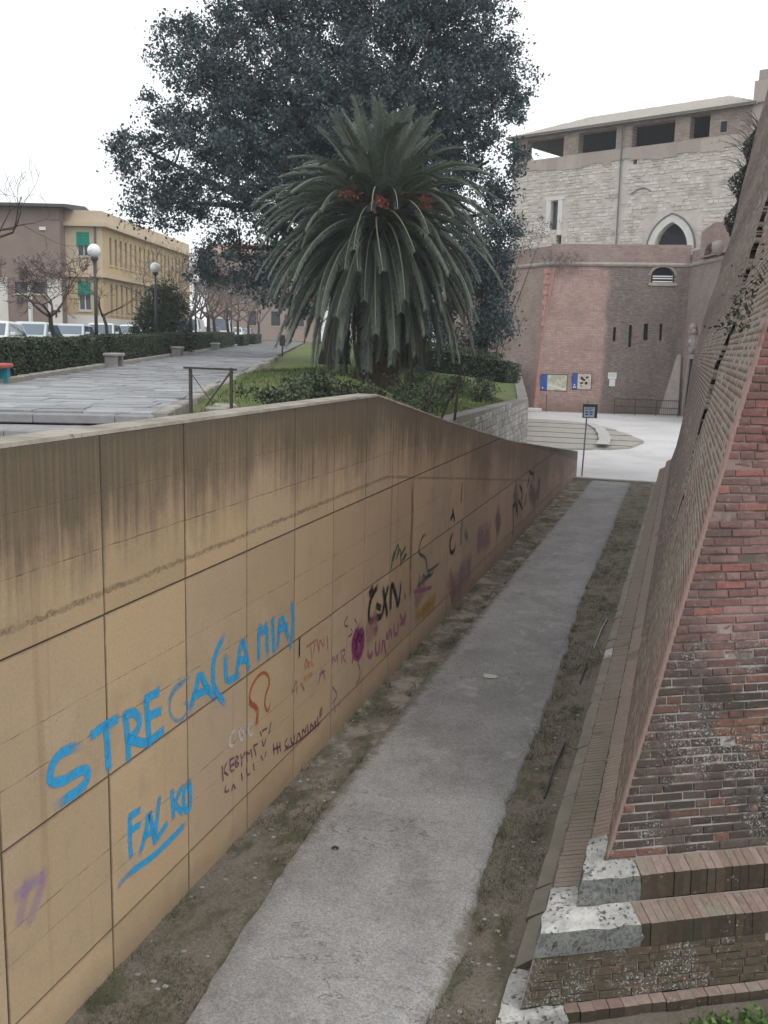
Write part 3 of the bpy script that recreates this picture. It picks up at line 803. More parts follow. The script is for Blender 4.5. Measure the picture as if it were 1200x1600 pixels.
GRAF = [["STREGA","blue",0.062,[[[5.324,1.95],[5.143,1.989],[5.019,1.961],[4.984,1.882],[4.991,1.823],[5.132,1.776],[5.304,1.776],[5.391,1.745],[5.4,1.685],[5.341,1.639],[5.188,1.639],[5.032,1.644]],[[5.436,1.968],[5.588,1.983],[5.782,1.972]],[[5.623,1.981],[5.64,1.814],[5.649,1.634]],[[5.871,1.983],[5.902,1.798],[5.907,1.591]],[[5.845,1.967],[5.986,1.951],[6.082,1.851],[6.033,1.77],[5.9,1.761]],[[5.901,1.768],[6.03,1.69],[6.192,1.617]],[[6.163,1.999],[6.185,1.812],[6.198,1.618]],[[6.163,1.988],[6.346,1.982]],[[6.185,1.835],[6.37,1.814]],[[6.192,1.623],[6.409,1.638]],[[6.829,1.636],[6.948,1.781],[7.019,1.937],[7.136,1.751],[7.294,1.586]],[[6.897,1.744],[7.171,1.721]]]],
["G","bluefaint",0.035,[[[6.803,1.923],[6.613,1.913],[6.504,1.838],[6.516,1.719],[6.637,1.616],[6.764,1.623],[6.831,1.717],[6.703,1.758]],[[6.836,1.938],[6.599,1.943],[6.475,1.848]]]],
["LAMIA","blue",0.06,[[[7.48,2.116],[7.308,2.003],[7.251,1.877],[7.267,1.708],[7.378,1.577],[7.493,1.462]],[[7.49,1.929],[7.504,1.795],[7.514,1.661],[7.777,1.649]],[[7.715,1.65],[7.819,1.962],[7.882,1.943],[7.989,1.619]],[[7.777,1.783],[7.954,1.747]],[[8.21,1.627],[8.209,2.036],[8.31,1.878],[8.393,2.006],[8.419,1.622]],[[8.535,1.988],[8.578,1.625]],[[8.661,1.652],[8.741,2.026],[8.941,1.654]],[[8.684,1.829],[8.912,1.812]],[[9.029,2.037],[9.086,1.807],[8.985,1.529]]]],
["FALKO","blue",0.05,[[[5.903,1.152],[5.895,0.967],[5.908,0.803]],[[5.902,1.144],[6.036,1.131]],[[5.911,1.019],[6.032,1.013]],[[6.023,0.766],[6.125,0.898],[6.174,1.085],[6.218,0.884],[6.255,0.758]],[[6.088,0.885],[6.215,0.856]],[[6.33,1.096],[6.243,0.756]],[[6.243,0.756],[6.435,0.816]],[[6.528,1.067],[6.543,0.823]],[[6.701,1.023],[6.55,0.936],[6.705,0.788]],[[6.799,1.031],[6.699,0.938],[6.744,0.769],[6.836,0.765],[6.831,0.99],[6.789,1.038]],[[5.845,0.694],[6.019,0.675],[6.216,0.646],[6.517,0.649],[6.748,0.671]]]],
["swash","bluefaint",0.05,[[[5.727,0.666],[5.792,0.684],[5.884,0.685]]]],
["purple17","violet",0.085,[[[4.717,1.285],[4.686,1.192],[4.625,1.043]],[[4.89,1.245],[4.842,1.139],[4.712,0.989]],[[4.611,1.235],[4.875,1.234]]]],
["loop","orange",0.022,[[[8.189,1.169],[7.988,1.302],[8.01,1.434],[8.211,1.516],[8.396,1.47],[8.478,1.335],[8.36,1.251],[8.342,1.123],[8.437,1.036],[8.494,1.162]]]],
["looptail","orange",0.05,[[[7.988,1.302],[8.175,1.174],[8.176,1.092],[8.144,0.998]]]],
["CDC","white",0.032,[[[7.699,1.145],[7.577,1.125],[7.548,1.04],[7.657,0.992]],[[7.753,1.137],[7.803,0.972],[7.892,1.02],[7.774,1.135]],[[8.068,1.097],[7.957,1.074],[7.975,0.971],[8.086,0.944]]]],
["KEBY","purple",0.014,[[[7.416,0.904],[7.438,0.741]],[[7.519,0.898],[7.439,0.836],[7.546,0.751]],[[7.575,0.894],[7.586,0.763],[7.668,0.756]],[[7.575,0.89],[7.656,0.879]],[[7.583,0.828],[7.656,0.82]],[[7.681,0.878],[7.689,0.757],[7.781,0.767],[7.697,0.813],[7.764,0.844],[7.681,0.878]],[[7.794,0.861],[7.823,0.789],[7.892,0.84]],[[7.823,0.789],[7.823,0.725]],[[7.922,0.828],[7.944,0.718]],[[7.922,0.828],[7.988,0.77],[8.032,0.823],[8.054,0.701]],[[8.086,0.821],[8.145,0.694]],[[8.086,0.821],[8.176,0.805]],[[7.493,0.677],[7.464,0.622],[7.544,0.596],[7.544,0.625]],[[7.605,0.568],[7.638,0.631],[7.687,0.55]],[[7.814,0.653],[7.835,0.573]],[[7.922,0.666],[7.935,0.579],[8.01,0.567]],[[8.077,0.64],[8.099,0.559]],[[8.236,0.905],[8.268,0.851]],[[8.282,0.897],[8.4,0.883]],[[8.496,0.909],[8.449,0.8]],[[8.283,0.803],[8.316,0.706],[8.377,0.787]],[[8.26,0.646],[8.298,0.578]],[[8.378,0.639],[8.354,0.596]]]],
["GUARDAMI","purple",0.016,[[[8.558,0.65],[8.579,0.523]],[[8.647,0.625],[8.674,0.494]],[[8.724,0.605],[8.74,0.489]],[[8.558,0.586],[8.74,0.55]],[[8.932,0.565],[8.843,0.535],[8.908,0.46],[8.971,0.483]],[[9.013,0.544],[9.042,0.454],[9.113,0.448],[9.122,0.535]],[[9.168,0.426],[9.233,0.525],[9.304,0.406]],[[9.349,0.411],[9.335,0.52],[9.453,0.404],[9.439,0.503]],[[9.492,0.506],[9.525,0.376]],[[9.584,0.376],[9.581,0.495],[9.674,0.388],[9.733,0.473],[9.755,0.345]],[[9.794,0.474],[9.829,0.352]],[[9.888,0.45],[9.874,0.504],[9.948,0.549],[9.926,0.448],[9.857,0.45]],[[8.803,0.463],[9.292,0.399],[9.955,0.365]]]],
["TANIA","red",0.016,[[[9.439,1.419],[9.674,1.418]],[[9.555,1.419],[9.608,1.231]],[[9.648,1.264],[9.72,1.474],[9.831,1.243]],[[9.831,1.243],[9.825,1.42],[9.988,1.231],[9.969,1.402]],[[10.078,1.371],[10.105,1.184]],[[9.387,1.209],[9.43,1.309],[9.533,1.139]],[[9.168,0.968],[9.175,1.166],[9.058,1.006],[9.03,1.104]],[[9.394,0.934],[9.277,1.065]]]],
["orangebits","orangefaint",0.05,[[[9.388,1.186],[9.561,1.222],[9.652,1.124]],[[9.39,1.072],[9.624,1.064]]]],
["MIR","violetdark",0.016,[[[10.272,0.925],[10.266,1.074],[10.379,0.94],[10.429,1.061],[10.463,0.901]],[[10.561,1.033],[10.604,0.869]],[[10.561,1.033],[10.725,1.009],[10.686,0.932],[10.614,0.954],[10.748,0.823]],[[9.813,0.86],[9.931,1.035],[10.034,0.833]],[[9.84,0.969],[10.03,0.955]],[[10.347,0.429],[10.386,0.315]],[[10.555,0.405],[10.523,0.34]],[[10.269,0.68],[10.481,0.507],[10.278,0.454]],[[11.205,0.679],[11.331,0.532],[11.259,0.422],[11.142,0.421]]]],
["tagsmall","slate",0.014,[[[10.791,1.419],[10.637,1.348],[10.799,1.265],[10.795,1.329]],[[10.91,1.229],[10.989,1.135],[10.805,1.137]],[[11.054,1.31],[11.135,1.224]]]],
["heart","magenta",0.085,[[[11.296,1.122],[11.047,1.041],[11.055,0.896],[11.238,0.774],[11.389,0.875],[11.339,1.049],[11.188,0.974],[11.21,0.862]]]],
["heartstem","magenta",0.02,[[[11.237,0.788],[11.22,0.688]],[[11.006,0.82],[10.988,0.748]]]],
["GUXNunder","magentafaint",0.028,[[[11.642,0.732],[11.607,0.634],[11.82,0.581],[11.772,0.665]],[[11.936,0.755],[11.968,0.55],[12.128,0.529],[12.131,0.726]],[[11.839,0.921],[12.008,0.956],[11.93,0.84]],[[12.219,0.501],[12.294,0.707],[12.456,0.399]],[[12.428,0.754],[12.487,0.593],[12.615,0.76],[12.696,0.591]],[[12.807,0.765],[12.823,0.584],[13.024,0.556],[13.007,0.74]],[[13.099,0.835],[13.331,0.56],[13.361,0.797]],[[13.116,0.65],[13.421,0.72]]]],
["GUXNblack","black",0.04,[[[12.011,1.508],[11.759,1.459],[11.627,1.331],[11.616,1.132],[11.787,1.059],[11.908,1.149]],[[11.944,1.25],[12.124,1.176]],[[11.929,1.089],[12.179,1.036]],[[12.22,1.431],[12.346,1.204],[12.457,0.961]],[[12.468,1.401],[12.3,1.215],[12.223,1.038]],[[12.598,0.967],[12.607,1.196],[12.625,1.435],[12.87,1.16],[12.99,0.923],[13.122,1.351]],[[11.633,1.49],[11.754,1.541]]]],
["GUXNwhite","white",0.03,[[[12.022,1.368],[12.0,1.304]],[[12.687,1.031],[12.67,1.238]],[[12.833,1.023],[12.743,1.162]],[[12.974,1.105],[13.032,1.239]]]],
["greentag","green",0.022,[[[12.588,1.617],[12.639,1.772],[12.753,1.846]],[[12.672,1.71],[12.886,1.946],[12.949,1.779]],[[12.812,1.708],[13.038,1.86],[13.068,1.541]],[[13.051,1.716],[13.291,1.797]],[[13.109,1.618],[13.381,1.707],[13.208,1.627]]]],
["longS","slate",0.022,[[[14.491,1.767],[14.256,1.794],[14.099,1.686],[14.002,1.553],[14.474,1.412],[14.58,1.216],[14.629,1.111],[15.445,1.114]],[[14.071,1.234],[14.164,1.105],[14.006,1.019],[14.402,1.035],[14.329,1.161],[14.518,1.04],[14.691,1.097],[14.824,1.003],[15.063,1.08]],[[14.006,1.019],[14.82,1.036]]]],
["tag7","black",0.035,[[[16.228,1.9],[16.409,1.664]],[[16.334,1.486],[16.098,1.339],[16.203,1.111],[16.496,1.106],[16.547,1.254]],[[16.108,1.748],[16.313,1.818]]]],
["tealpatch","teal",0.16,[[[17.034,1.559],[16.99,1.351],[16.995,1.134]],[[17.318,1.292],[17.541,1.141]]]],
["tag8","black",0.075,[[[23.379,1.39],[23.877,1.153],[23.708,0.933]],[[22.545,0.965],[22.717,0.515],[22.685,0.237]],[[22.49,0.974],[22.922,1.049],[23.291,0.707],[23.173,0.629]],[[24.516,1.015],[24.292,0.747]],[[24.817,1.555],[25.503,1.423]],[[25.632,1.537],[25.651,1.275]],[[23.338,1.036],[24.011,0.691]],[[24.857,1.424],[24.613,1.203]]]],
["purplepatch","violetpale",0.5,[[[18.599,0.906],[19.682,0.828]],[[17.133,0.484],[17.79,0.489]],[[16.53,0.405],[16.988,0.407]]]],
["purplepatch2","pinkpale",0.35,[[[14.353,0.952],[14.025,0.845]],[[16.198,0.659],[16.547,0.294]],[[11.891,1.025],[11.65,0.959]]]],
["yellow","yellow",0.16,[[[15.254,0.591],[14.635,0.565],[13.949,0.524]],[[15.141,0.469],[14.406,0.497]]]],
["purplegrey","greypurple",0.5,[[[26.682,0.984],[26.592,0.725]],[[22.716,1.313],[23.091,0.929]],[[20.592,1.051],[20.75,0.852]],[[25.139,1.031],[26.097,0.634]]]],
["runs","rust",0.1,[[[13.553,2.747],[13.611,2.189],[13.566,1.611],[13.641,0.879]],[[16.919,2.253],[16.893,1.938]]]],
["whiterun","white",0.018,[[[15.709,2.475],[15.745,2.041],[15.757,1.572],[15.752,1.033],[15.817,0.574],[15.782,0.134]],[[17.45,0.712],[17.522,0.585]]]],
["redmark","magentafaint",0.05,[[[13.31,1.08],[13.368,1.007]],[[13.79,0.994],[14.849,0.804],[14.968,0.841]]]],
["blackdash","black",0.022,[[[9.232,1.592],[9.231,1.37]]]]]
layer = 0
for gname, gc, gw, strokes in GRAF:
    b = MB(); layer += 1
    for si, stroke in enumerate(strokes):
        p = smooth_line(stroke, 2 if len(stroke) > 5 else 1); n = len(p); w = gw*(2.9 if gname in ('longS', 'greentag', 'GUXNunder', 'tag7', 'GUXNblack', 'heart') else 2.0 if gw < .03 else 1.75 if gc in ('black', 'magenta', 'slate') else 1.45)
        # extend ends a little
        L = [0]
        for a, c in zip(p[:-1], p[1:]): L.append(L[-1]+np.linalg.norm(c-a))
        tot = max(L[-1], 1e-6)
        xx = WX+.0052+layer*.00015+si*.00004
        lft = []; rgt = []
        for i in range(n):
            d = p[min(i+1, n-1)]-p[max(i-1, 0)]; d = d/(np.linalg.norm(d)+1e-9); q = np.array([-d[1], d[0]])*w/2
            lft.append(p[i]+q); rgt.append(p[i]-q)
        cap = (p[0]-p[1])/(np.linalg.norm(p[0]-p[1])+1e-9)*w*.3; lft[0] = lft[0]+cap; rgt[0] = rgt[0]+cap
        cap = (p[-1]-p[-2])/(np.linalg.norm(p[-1]-p[-2])+1e-9)*w*.3; lft[-1] = lft[-1]+cap; rgt[-1] = rgt[-1]+cap
        for i in range(n-1):
            u0, u1 = L[i]/tot, L[i+1]/tot
            b.poly([(xx, *lft[i]), (xx, *lft[i+1]), (xx, *rgt[i+1]), (xx, *rgt[i])], 0, [(u0, 1), (u1, 1), (u1, 0), (u0, 0)])
    b.build('graffiti', GM[gc], cw)
# a black slot mark and weep hole
# ================================================================== BRICK BASTION (near, right)
bw = thing('brick_bastion', 'battered red brick bastion rising in the right foreground', 'bastion wall', (-.3, 7, 0))
KP = lambda z: np.array([-.338+.218*(z-.95), 6.84+.33*(z-.95), z])
DN = np.array([.875, .485, 0]); DN /= np.linalg.norm(DN)
KS = np.array([.218, .33, 1.0]); KS /= np.linalg.norm(KS)
NN = np.cross(DN, KS); NN /= np.linalg.norm(NN)
if NN[1] > 0: NN = -NN
VV = np.cross(NN, DN); VV = VV if VV[2] > 0 else -VV
TOPZ = 13.6; NL = 9.0
FZ = [.9, 1.5, 2.5, 4.7, 6.27, 8.4, 10.5, 12.1, 13.6]; FX = [-.42, -.25, -.10, .14, .46, .98, 1.28, 1.55, 1.84]
FY = 35.5
def CF(y, z):     # corridor face
    k_ = KP(z); fx = np.interp(z, FZ, FX)
    f = (y-k_[1])/(FY-k_[1])
    return np.array([k_[0]+(fx-k_[0])*f, y, z])
# mortar backing of both faces, with top and far end
b = MB()
zs = np.linspace(.9, TOPZ, 26); REC = .010
for z0, z1 in zip(zs[:-1], zs[1:]):
    p = [KP(z0)-NN*REC+DN*.02, KP(z0)-NN*REC+DN*NL, KP(z1)-NN*REC+DN*NL, KP(z1)-NN*REC+DN*.02]
    b.poly(p)
b.build('mortar_bed', M_MORT, bw)
b = MB()
ysl = np.linspace(0, 1, 20)
rec = np.array([.0012, 0, 0])
def crackY(z): return 13.6+.45*math.sin(z*2.1)+.3*math.sin(z*5.7+1)+.15*math.sin(z*17)
def crackW(z): return float(np.interp(z, [2.2, 3.0, 4, 5, 8, 13], [0, .10, .22, .30, .26, .2]))*(.75+.25*math.sin(z*3.3))
zf_ = np.linspace(.9, TOPZ, 120)
bg = MB()
for z0, z1 in zip(zf_[:-1], zf_[1:]):
    for fa, fb in ((0, 1), (2, 3)):
        def yat(z, f): return (KP(z)[1], crackY(z)-.06, crackY(z)+crackW(z), FY)[f]
        for k in range(8):
            q = []
            for g, z in ((k/8, z0), ((k+1)/8, z0), ((k+1)/8, z1), (k/8, z1)):
                y = yat(z, fa)*(1-g)+yat(z, fb)*g; q.append(CF(y, z)+rec-np.array([min(.055, crackW(z)*.2) if fa else 0, 0, 0]))
            b.poly(q)
    pr = [[CF(crackY(z)-.06, z)+rec, CF(crackY(z), z)+rec+np.array([.25, 0, 0]), CF(crackY(z)+crackW(z), z)+rec+np.array([.25, 0, 0]), CF(crackY(z)+crackW(z), z)+rec-np.array([min(.055, crackW(z)*.2), 0, 0])] for z in (z0, z1)]
    for k in range(3): bg.poly([pr[0][k], pr[0][k+1], pr[1][k+1], pr[1][k]])
bg.build('crack', M_JOINT, bw)
# far end face and top
for z0, z1 in zip(zs[:-1], zs[1:]):
    b.poly([CF(FY, z0)+rec, (12, FY, z0), (12, FY, z1), CF(FY, z1)+rec])
b.poly([KP(TOPZ), KP(TOPZ)+DN*NL, (12, FY, TOPZ), CF(FY, TOPZ)])
b.build('long_face_bed', M_MORT2, bw)

def brick_mesh(L, H, dpt=.045, seed=0, name='brick'):
    r = random.Random(seed); b = MB(); ch = .006
    def J(s): return r.uniform(-s, s)
    back = [(-L/2, -H/2, -dpt), (L/2, -H/2, -dpt), (L/2, H/2, -dpt), (-L/2, H/2, -dpt)]
    mid = [(x+J(.003), y+J(.003), -ch*.8) for x, y, _ in back]
    fr = [(x*(1-2*ch/L)+J(.004), y*(1-2*ch/H)+J(.004), J(.0035)) for x, y, _ in back]
    cx = (J(.02), J(.01), .002+J(.003))
    b.loft([back, mid, fr], caps=False)
    n = len(b.v); b.v.append(cx)
    for j in range(4):
        b.f.append((8+j, 8+(j+1) % 4, n)); b.m.append(0); b.uv.extend([(0, 0)]*3)
    return b
CH = .0654; BH = .0525
LENS = (.24, .24, .115, .175)
variants = {(L, s): brick_mesh(L, BH, seed=int(L*1000)+s).mesh('brick', M_BRICK) for L in set(LENS)|{.115-.03, .24-.03} for s in range(4)}
R3 = np.array(CAM_ROT)
def inframe(p, mx=12):
    c = R3@(np.asarray(p)-np.array([0, 0, EYE]))
    if c[2] > -.1: return False
    x, y = 600+1500*c[0]/-c[2], 800-1500*c[1]/-c[2]
    return -mx < x < 1200+mx and -mx < y < 1600+mx
def frame_mat(o, v=None):
    v = VV if v is None else v
    M4 = Matrix.Identity(4)
    for i in range(3): M4[i][0] = DN[i]; M4[i][1] = v[i]; M4[i][2] = NN[i]; M4[i][3] = o[i]
    return M4
off = np.array(LOC[bw.name])
stuffV = []; stuffF = []; nb = 0
rb_ = random.Random(11)
for i in range(int((TOPZ-.97)/CH)):
    z = .985+CH*i; a = .034; k0 = KP(z)
    first = True
    while a < NL-.3:
        L = rb_.choice(LENS)
        if first: L = (.115 if i % 2 else .24)-.03; first = False
        c = k0+DN*(a+L/2)
        proud = rb_.gauss(0, .0025)
        if rb_.random() < .05 and z > 1.6: proud -= .012
        vis = inframe(c)
        if vis and nb < 262:
            o = link('brick', variants[(L, rb_.randint(0, 3))], bw)
            M4 = frame_mat(c+NN*proud-off)@Matrix.Rotation(rb_.gauss(0, .008), 4, 'Z')@Matrix.Rotation(rb_.gauss(0, .012), 4, 'X')
            o.matrix_local = M4; nb += 1
        else:
            h = np.array([-L/2, L/2]); q = []
            for dd_ in (-.03, 0):
                for sx, sy in ((-1, -1), (1, -1), (1, 1), (-1, 1)):
                    q.append(c+DN*(sx*L/2)+VV*(sy*BH/2)+NN*(proud+dd_))
            n0 = len(stuffV); stuffV += q
            stuffF += [(n0+4, n0+5, n0+6, n0+7), (n0, n0+1, n0+5, n0+4), (n0+1, n0+2, n0+6, n0+5), (n0+2, n0+3, n0+7, n0+6), (n0+3, n0, n0+4, n0+7)]
        a += L+.009
tag(np_mesh('bricks_beyond', stuffV, stuffF, M_BRICK, bw), kind='stuff')
# long face bricks
V = []; F = []
rr_ = np.random.default_rng(4)
for i in range(int((TOPZ-.97)/CH)):
    z = .985+CH*i; y = KP(z)[1]+.10; first = True
    if i % 3 == 0 or rr_.random() < .3: cj = rr_.normal()*.07; cwm = rr_.uniform(.7, 1.1)
    yc = crackY(z)+cj
    while y < FY-.02:
        L = .247 if rr_.random() < .6 else .12
        if y > 20: L = .5
        L = min(L, FY-y)
        cg = crackW(z)*cwm
        if yc-.1 < y+L/2 < yc+cg and cg > .05: y += L; continue
        lift = (min(.055, crackW(z)*.2) if y > yc else 0)+rr_.normal()*.0012+(-.006 if rr_.random() < .02 else 0)
        q = []
        dz = CH*.488
        for dd_ in (.05, -lift):
            for sy, sz in ((0, -1), (1, -1), (1, 1), (0, 1)):
                p = CF(y+(L-.004)*sy, z+dz*sz); q.append((p[0]+dd_, p[1], p[2]))
        n0 = len(V); V += q
        F += [(n0+4, n0+5, n0+6, n0+7), (n0, n0+1, n0+5, n0+4), (n0+1, n0+2, n0+6, n0+5), (n0+2, n0+3, n0+7, n0+6), (n0+3, n0, n0+4, n0+7)]
        y += L
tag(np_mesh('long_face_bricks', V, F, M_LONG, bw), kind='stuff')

# rounded arris bricks along the salient edge
b = MB(); lo = []
for z in np.arange(.95, TOPZ, .05):
    j = .0015*math.sin(z*7)+rb_.gauss(0, .0006); k_ = KP(z)+np.array([-.003+j, -.004, 0])
    lo.append([k_+DN*.031-NN*.002, k_+DN*.012+NN*.003, k_+np.array([-.002, .010, 0]), k_+np.array([-.006, .05, 0]), k_+np.array([.006, .13+rb_.gauss(0, .01), 0]), k_+np.array([.08, .12, 0])])
b.loft(lo)
b.build('worn_arris', M_LONG, bw, smooth=True)

# --- stepped plinth
SAL = dict(in0=(-.814, 6.118, .11), b1=(-.741, 6.203, .47), t1=(-.709, 6.236, .64), i1=(-.50, 6.56, .70), b2=(-.497, 6.585, .70), t2=(-.468, 6.615, .89), k=(-.337, 6.838, .95))
SAL = {k_: np.array(v_) for k_, v_ in SAL.items()}
EY = np.array([0, 1.0, 0])
FARX = dict(in0=-.82, b1=-.78, t1=-.77, i1=-.585, b2=-.58, t2=-.56, k=-.425)
def along(n_, d):   # point d metres down the corridor from the salient corner of that level
    p = SAL[n_]; f = d/(FY-p[1]); return np.array([p[0]+(FARX[n_]-p[0])*f, p[1]+d, p[2]])
def near(n_, a): return SAL[n_]+DN*a
# dark cores under the ledges so that joints stay closed
b = MB()
for names in (('in0', 'b1'), ('b1', 't1'), ('t1', 'i1'), ('b2', 't2'), ('t2', 'k')):
    a_, c_ = names
    b.poly([near(a_, 0)-NN*.012, near(a_, NL)-NN*.012, near(c_, NL)-NN*.012, near(c_, 0)-NN*.012])
    e = np.array([.014, 0, -.004])
    b.poly([along(a_, 0)+e, along(a_, 29)+e, along(c_, 29)+e, along(c_, 0)+e])
b.build('plinth_bed', M_MORT2, bw)
# corner stones: L-shaped blocks wrapped round the salient corner
def corner_stone(bot, top, inn, la, lb, mat_, zb=None, rough=.006, seed=0):
    r = random.Random(seed); N = 7
    def J(p, s=rough): return np.array(p)+np.array([r.gauss(0, s), r.gauss(0, s), r.gauss(0, s*.7)])
    ring = []   # stations from corridor end, round the corner, to near end
    for f in np.linspace(1, 0, N): ring.append(('e', f*la))
    for f in np.linspace(0, 1, N)[1:]: ring.append(('n', f*lb))
    def at(nm, kd, d): return along(nm, d) if kd == 'e' else near(nm, d)
    out = np.array([-.012, 0, 0])
    loops = []
    for kd, d in ring:
        o_ = (out if kd == 'e' else NN*.012)
        if d == 0: o_ = out+NN*.012
        def sh(nm):
            if d == 0: return 0
            q = (SAL[nm]-SAL[bot]); f = d/(la if kd == 'e' else lb)
            return -(q[1] if kd == 'e' else q.dot(DN))*f
        pb = at(bot, kd, d); pt = at(top, kd, d+sh(top)); pi = at(inn, kd, d+sh(inn))
        loops.append([J(pb+o_), J((pb+pt)/2+o_*1.2), J(pt+o_*.9), J(pt*.85+pi*.15+np.array([0, 0, .006])), J(pt*.4+pi*.6+np.array([0, 0, .006])), J(pi), pi+np.array([.05, .06, -.1]), pb+np.array([.08, .1, 0])])
    b = MB(); b.loft(loops); return b.build('corner_stone', mat_, bw)
corner_stone('b1', 't1', 'i1', .66, .80, M_STONE, seed=1)
corner_stone('b2', 't2', 'k', .66, .48, M_STONE, seed=2)
SAL['s0'] = np.array([-.945, 5.955, -.02]); SAL['s1'] = np.array([-.940, 5.96, .09]); FARX['s0'] = -.94; FARX['s1'] = -.935
corner_stone('s0', 's1', 'in0', .62, .50, M_STONE, seed=3)
# kerb stones along the corridor foot
M_KERBD = simple('mossy_kerb_stone', (.215, .20, .165), .95, .1, .4, 3, grain=.4)
d = .64
rk = random.Random(5)
while d < 29:
    ln = rk.uniform(.45, .8); b = MB()
    lo = []
    for q in (d, d+ln-.012):
        j = rk.gauss(0, .006)
        lo.append([along('s0', q)+np.array([j, 0, 0]), along('s1', q)+np.array([j, 0, rk.gauss(0, .006)]), along('in0', q)+np.array([.03, 0, .0]), along('in0', q)+np.array([.04, 0, -.12])])
    b.loft(lo); b.build('kerb_stone', M_KERBD if rk.random() < .93 else M_STONE, bw); d += ln
# ledge bricks, set upright: near side one by one, corridor side together
def ledge_brick(a0, a1, names, fn, side=0):
    ref = SAL[names[0]]; shift = [-(SAL[n_]-ref)[1] if side else -(SAL[n_]-ref).dot(DN) for n_ in names]
    b = MB(); lo = []
    for q in (a0, a1):
        p = [fn(n_, q+sh) for n_, sh in zip(names, shift)]
        lo.append(p+[p[-1]+np.array([.05, .07, -.08]), p[0]+np.array([.06, .08, 0])])
    b.loft(lo); return b
rl = random.Random(8)
for names, a0, wdt in ((('b1', 't1', 'i1'), .815, .068), (('b2', 't2', 'k'), .495, .068), (('s0', 's1', 'in0'), .515, .11)):
    a = a0
    while a < NL-.2:
        jz = rl.gauss(0, .004)
        b = ledge_brick(a, a+wdt-.005, names, lambda n_, q: near(n_, q)+NN*jz)
        if a >= 2.3: break
        b.build('ledge_brick', M_LEDGE, bw)
        a += wdt
    if True:
        rest = MB(); a = max(a0, 2.3)
        while a < NL-.2:
            q = ledge_brick(a, a+wdt-.008, names, near); n0 = len(rest.v); rest.v += q.v; rest.f += [tuple(i+n0 for i in f_) for f_ in q.f]; rest.m += q.m; rest.uv += q.uv; a += wdt
        tag(rest.build('ledge_bricks_beyond', M_LEDGE, bw), kind='stuff')
allb = MB()
for names, d0 in ((('b1', 't1', 'i1'), .67), (('b2', 't2', 'k'), .67)):
    d = d0
    while d < 28.8:
        jz = rl.gauss(0, .003)
        q = ledge_brick(d, d+.065, names, lambda n_, qq: along(n_, qq)+np.array([-.0+jz, 0, jz*.5]), 1); n0 = len(allb.v)
        allb.v += q.v; allb.f += [tuple(i+n0 for i in f_) for f_ in q.f]; allb.m += q.m; allb.uv += q.uv; d += .070
# plinth courses below the first ledge
pb0, pb1 = SAL['in0'], SAL['b1']
for i in range(6):
    f = (i+.5)/6; base = pb0*(1-f)+pb1*f; fx = FARX['in0']*(1-f)+FARX['b1']*f
    d = .02
    while d < 28.9:
        L = .247 if rl.random() < .6 else .12; q = []
        for dd_ in (.05, rl.gauss(0, .003)):
            for sy, sz in ((0, -1), (1, -1), (1, 1), (0, 1)):
                y = base[1]+d+(L-.009)*sy; x = base[0]+(fx-base[0])*(d+L*sy)/29
                q.append((x+dd_, y, base[2]+.0265*sz))
        n0 = len(allb.v); allb.v += q
        for f_ in ((4, 5, 6, 7), (0, 1, 5, 4), (1, 2, 6, 5), (2, 3, 7, 6), (3, 0, 4, 7)):
            allb.f.append(tuple(n0+j for j in f_)); allb.m.append(0); allb.uv.extend([(0, 0)]*4)
        d += L
    a = .034
    vdir = pb1-pb0; vdir = vdir/np.linalg.norm(vdir); vdir = vdir-DN*vdir.dot(DN); vdir /= np.linalg.norm(vdir)
    while a < 4:
        L = rl.choice(LENS); c = base+DN*(a+L/2)
        if inframe(c, 20):
            o = link('brick', variants[(L, rl.randint(0, 3))], bw)
            o.matrix_local = frame_mat(c+NN*rl.gauss(.002, .002)-off, vdir)@Matrix.Rotation(rl.gauss(0, .008), 4, 'Z')
        a += L+.009
tag(allb.build('plinth_bricks', M_LONG, bw), kind='stuff')
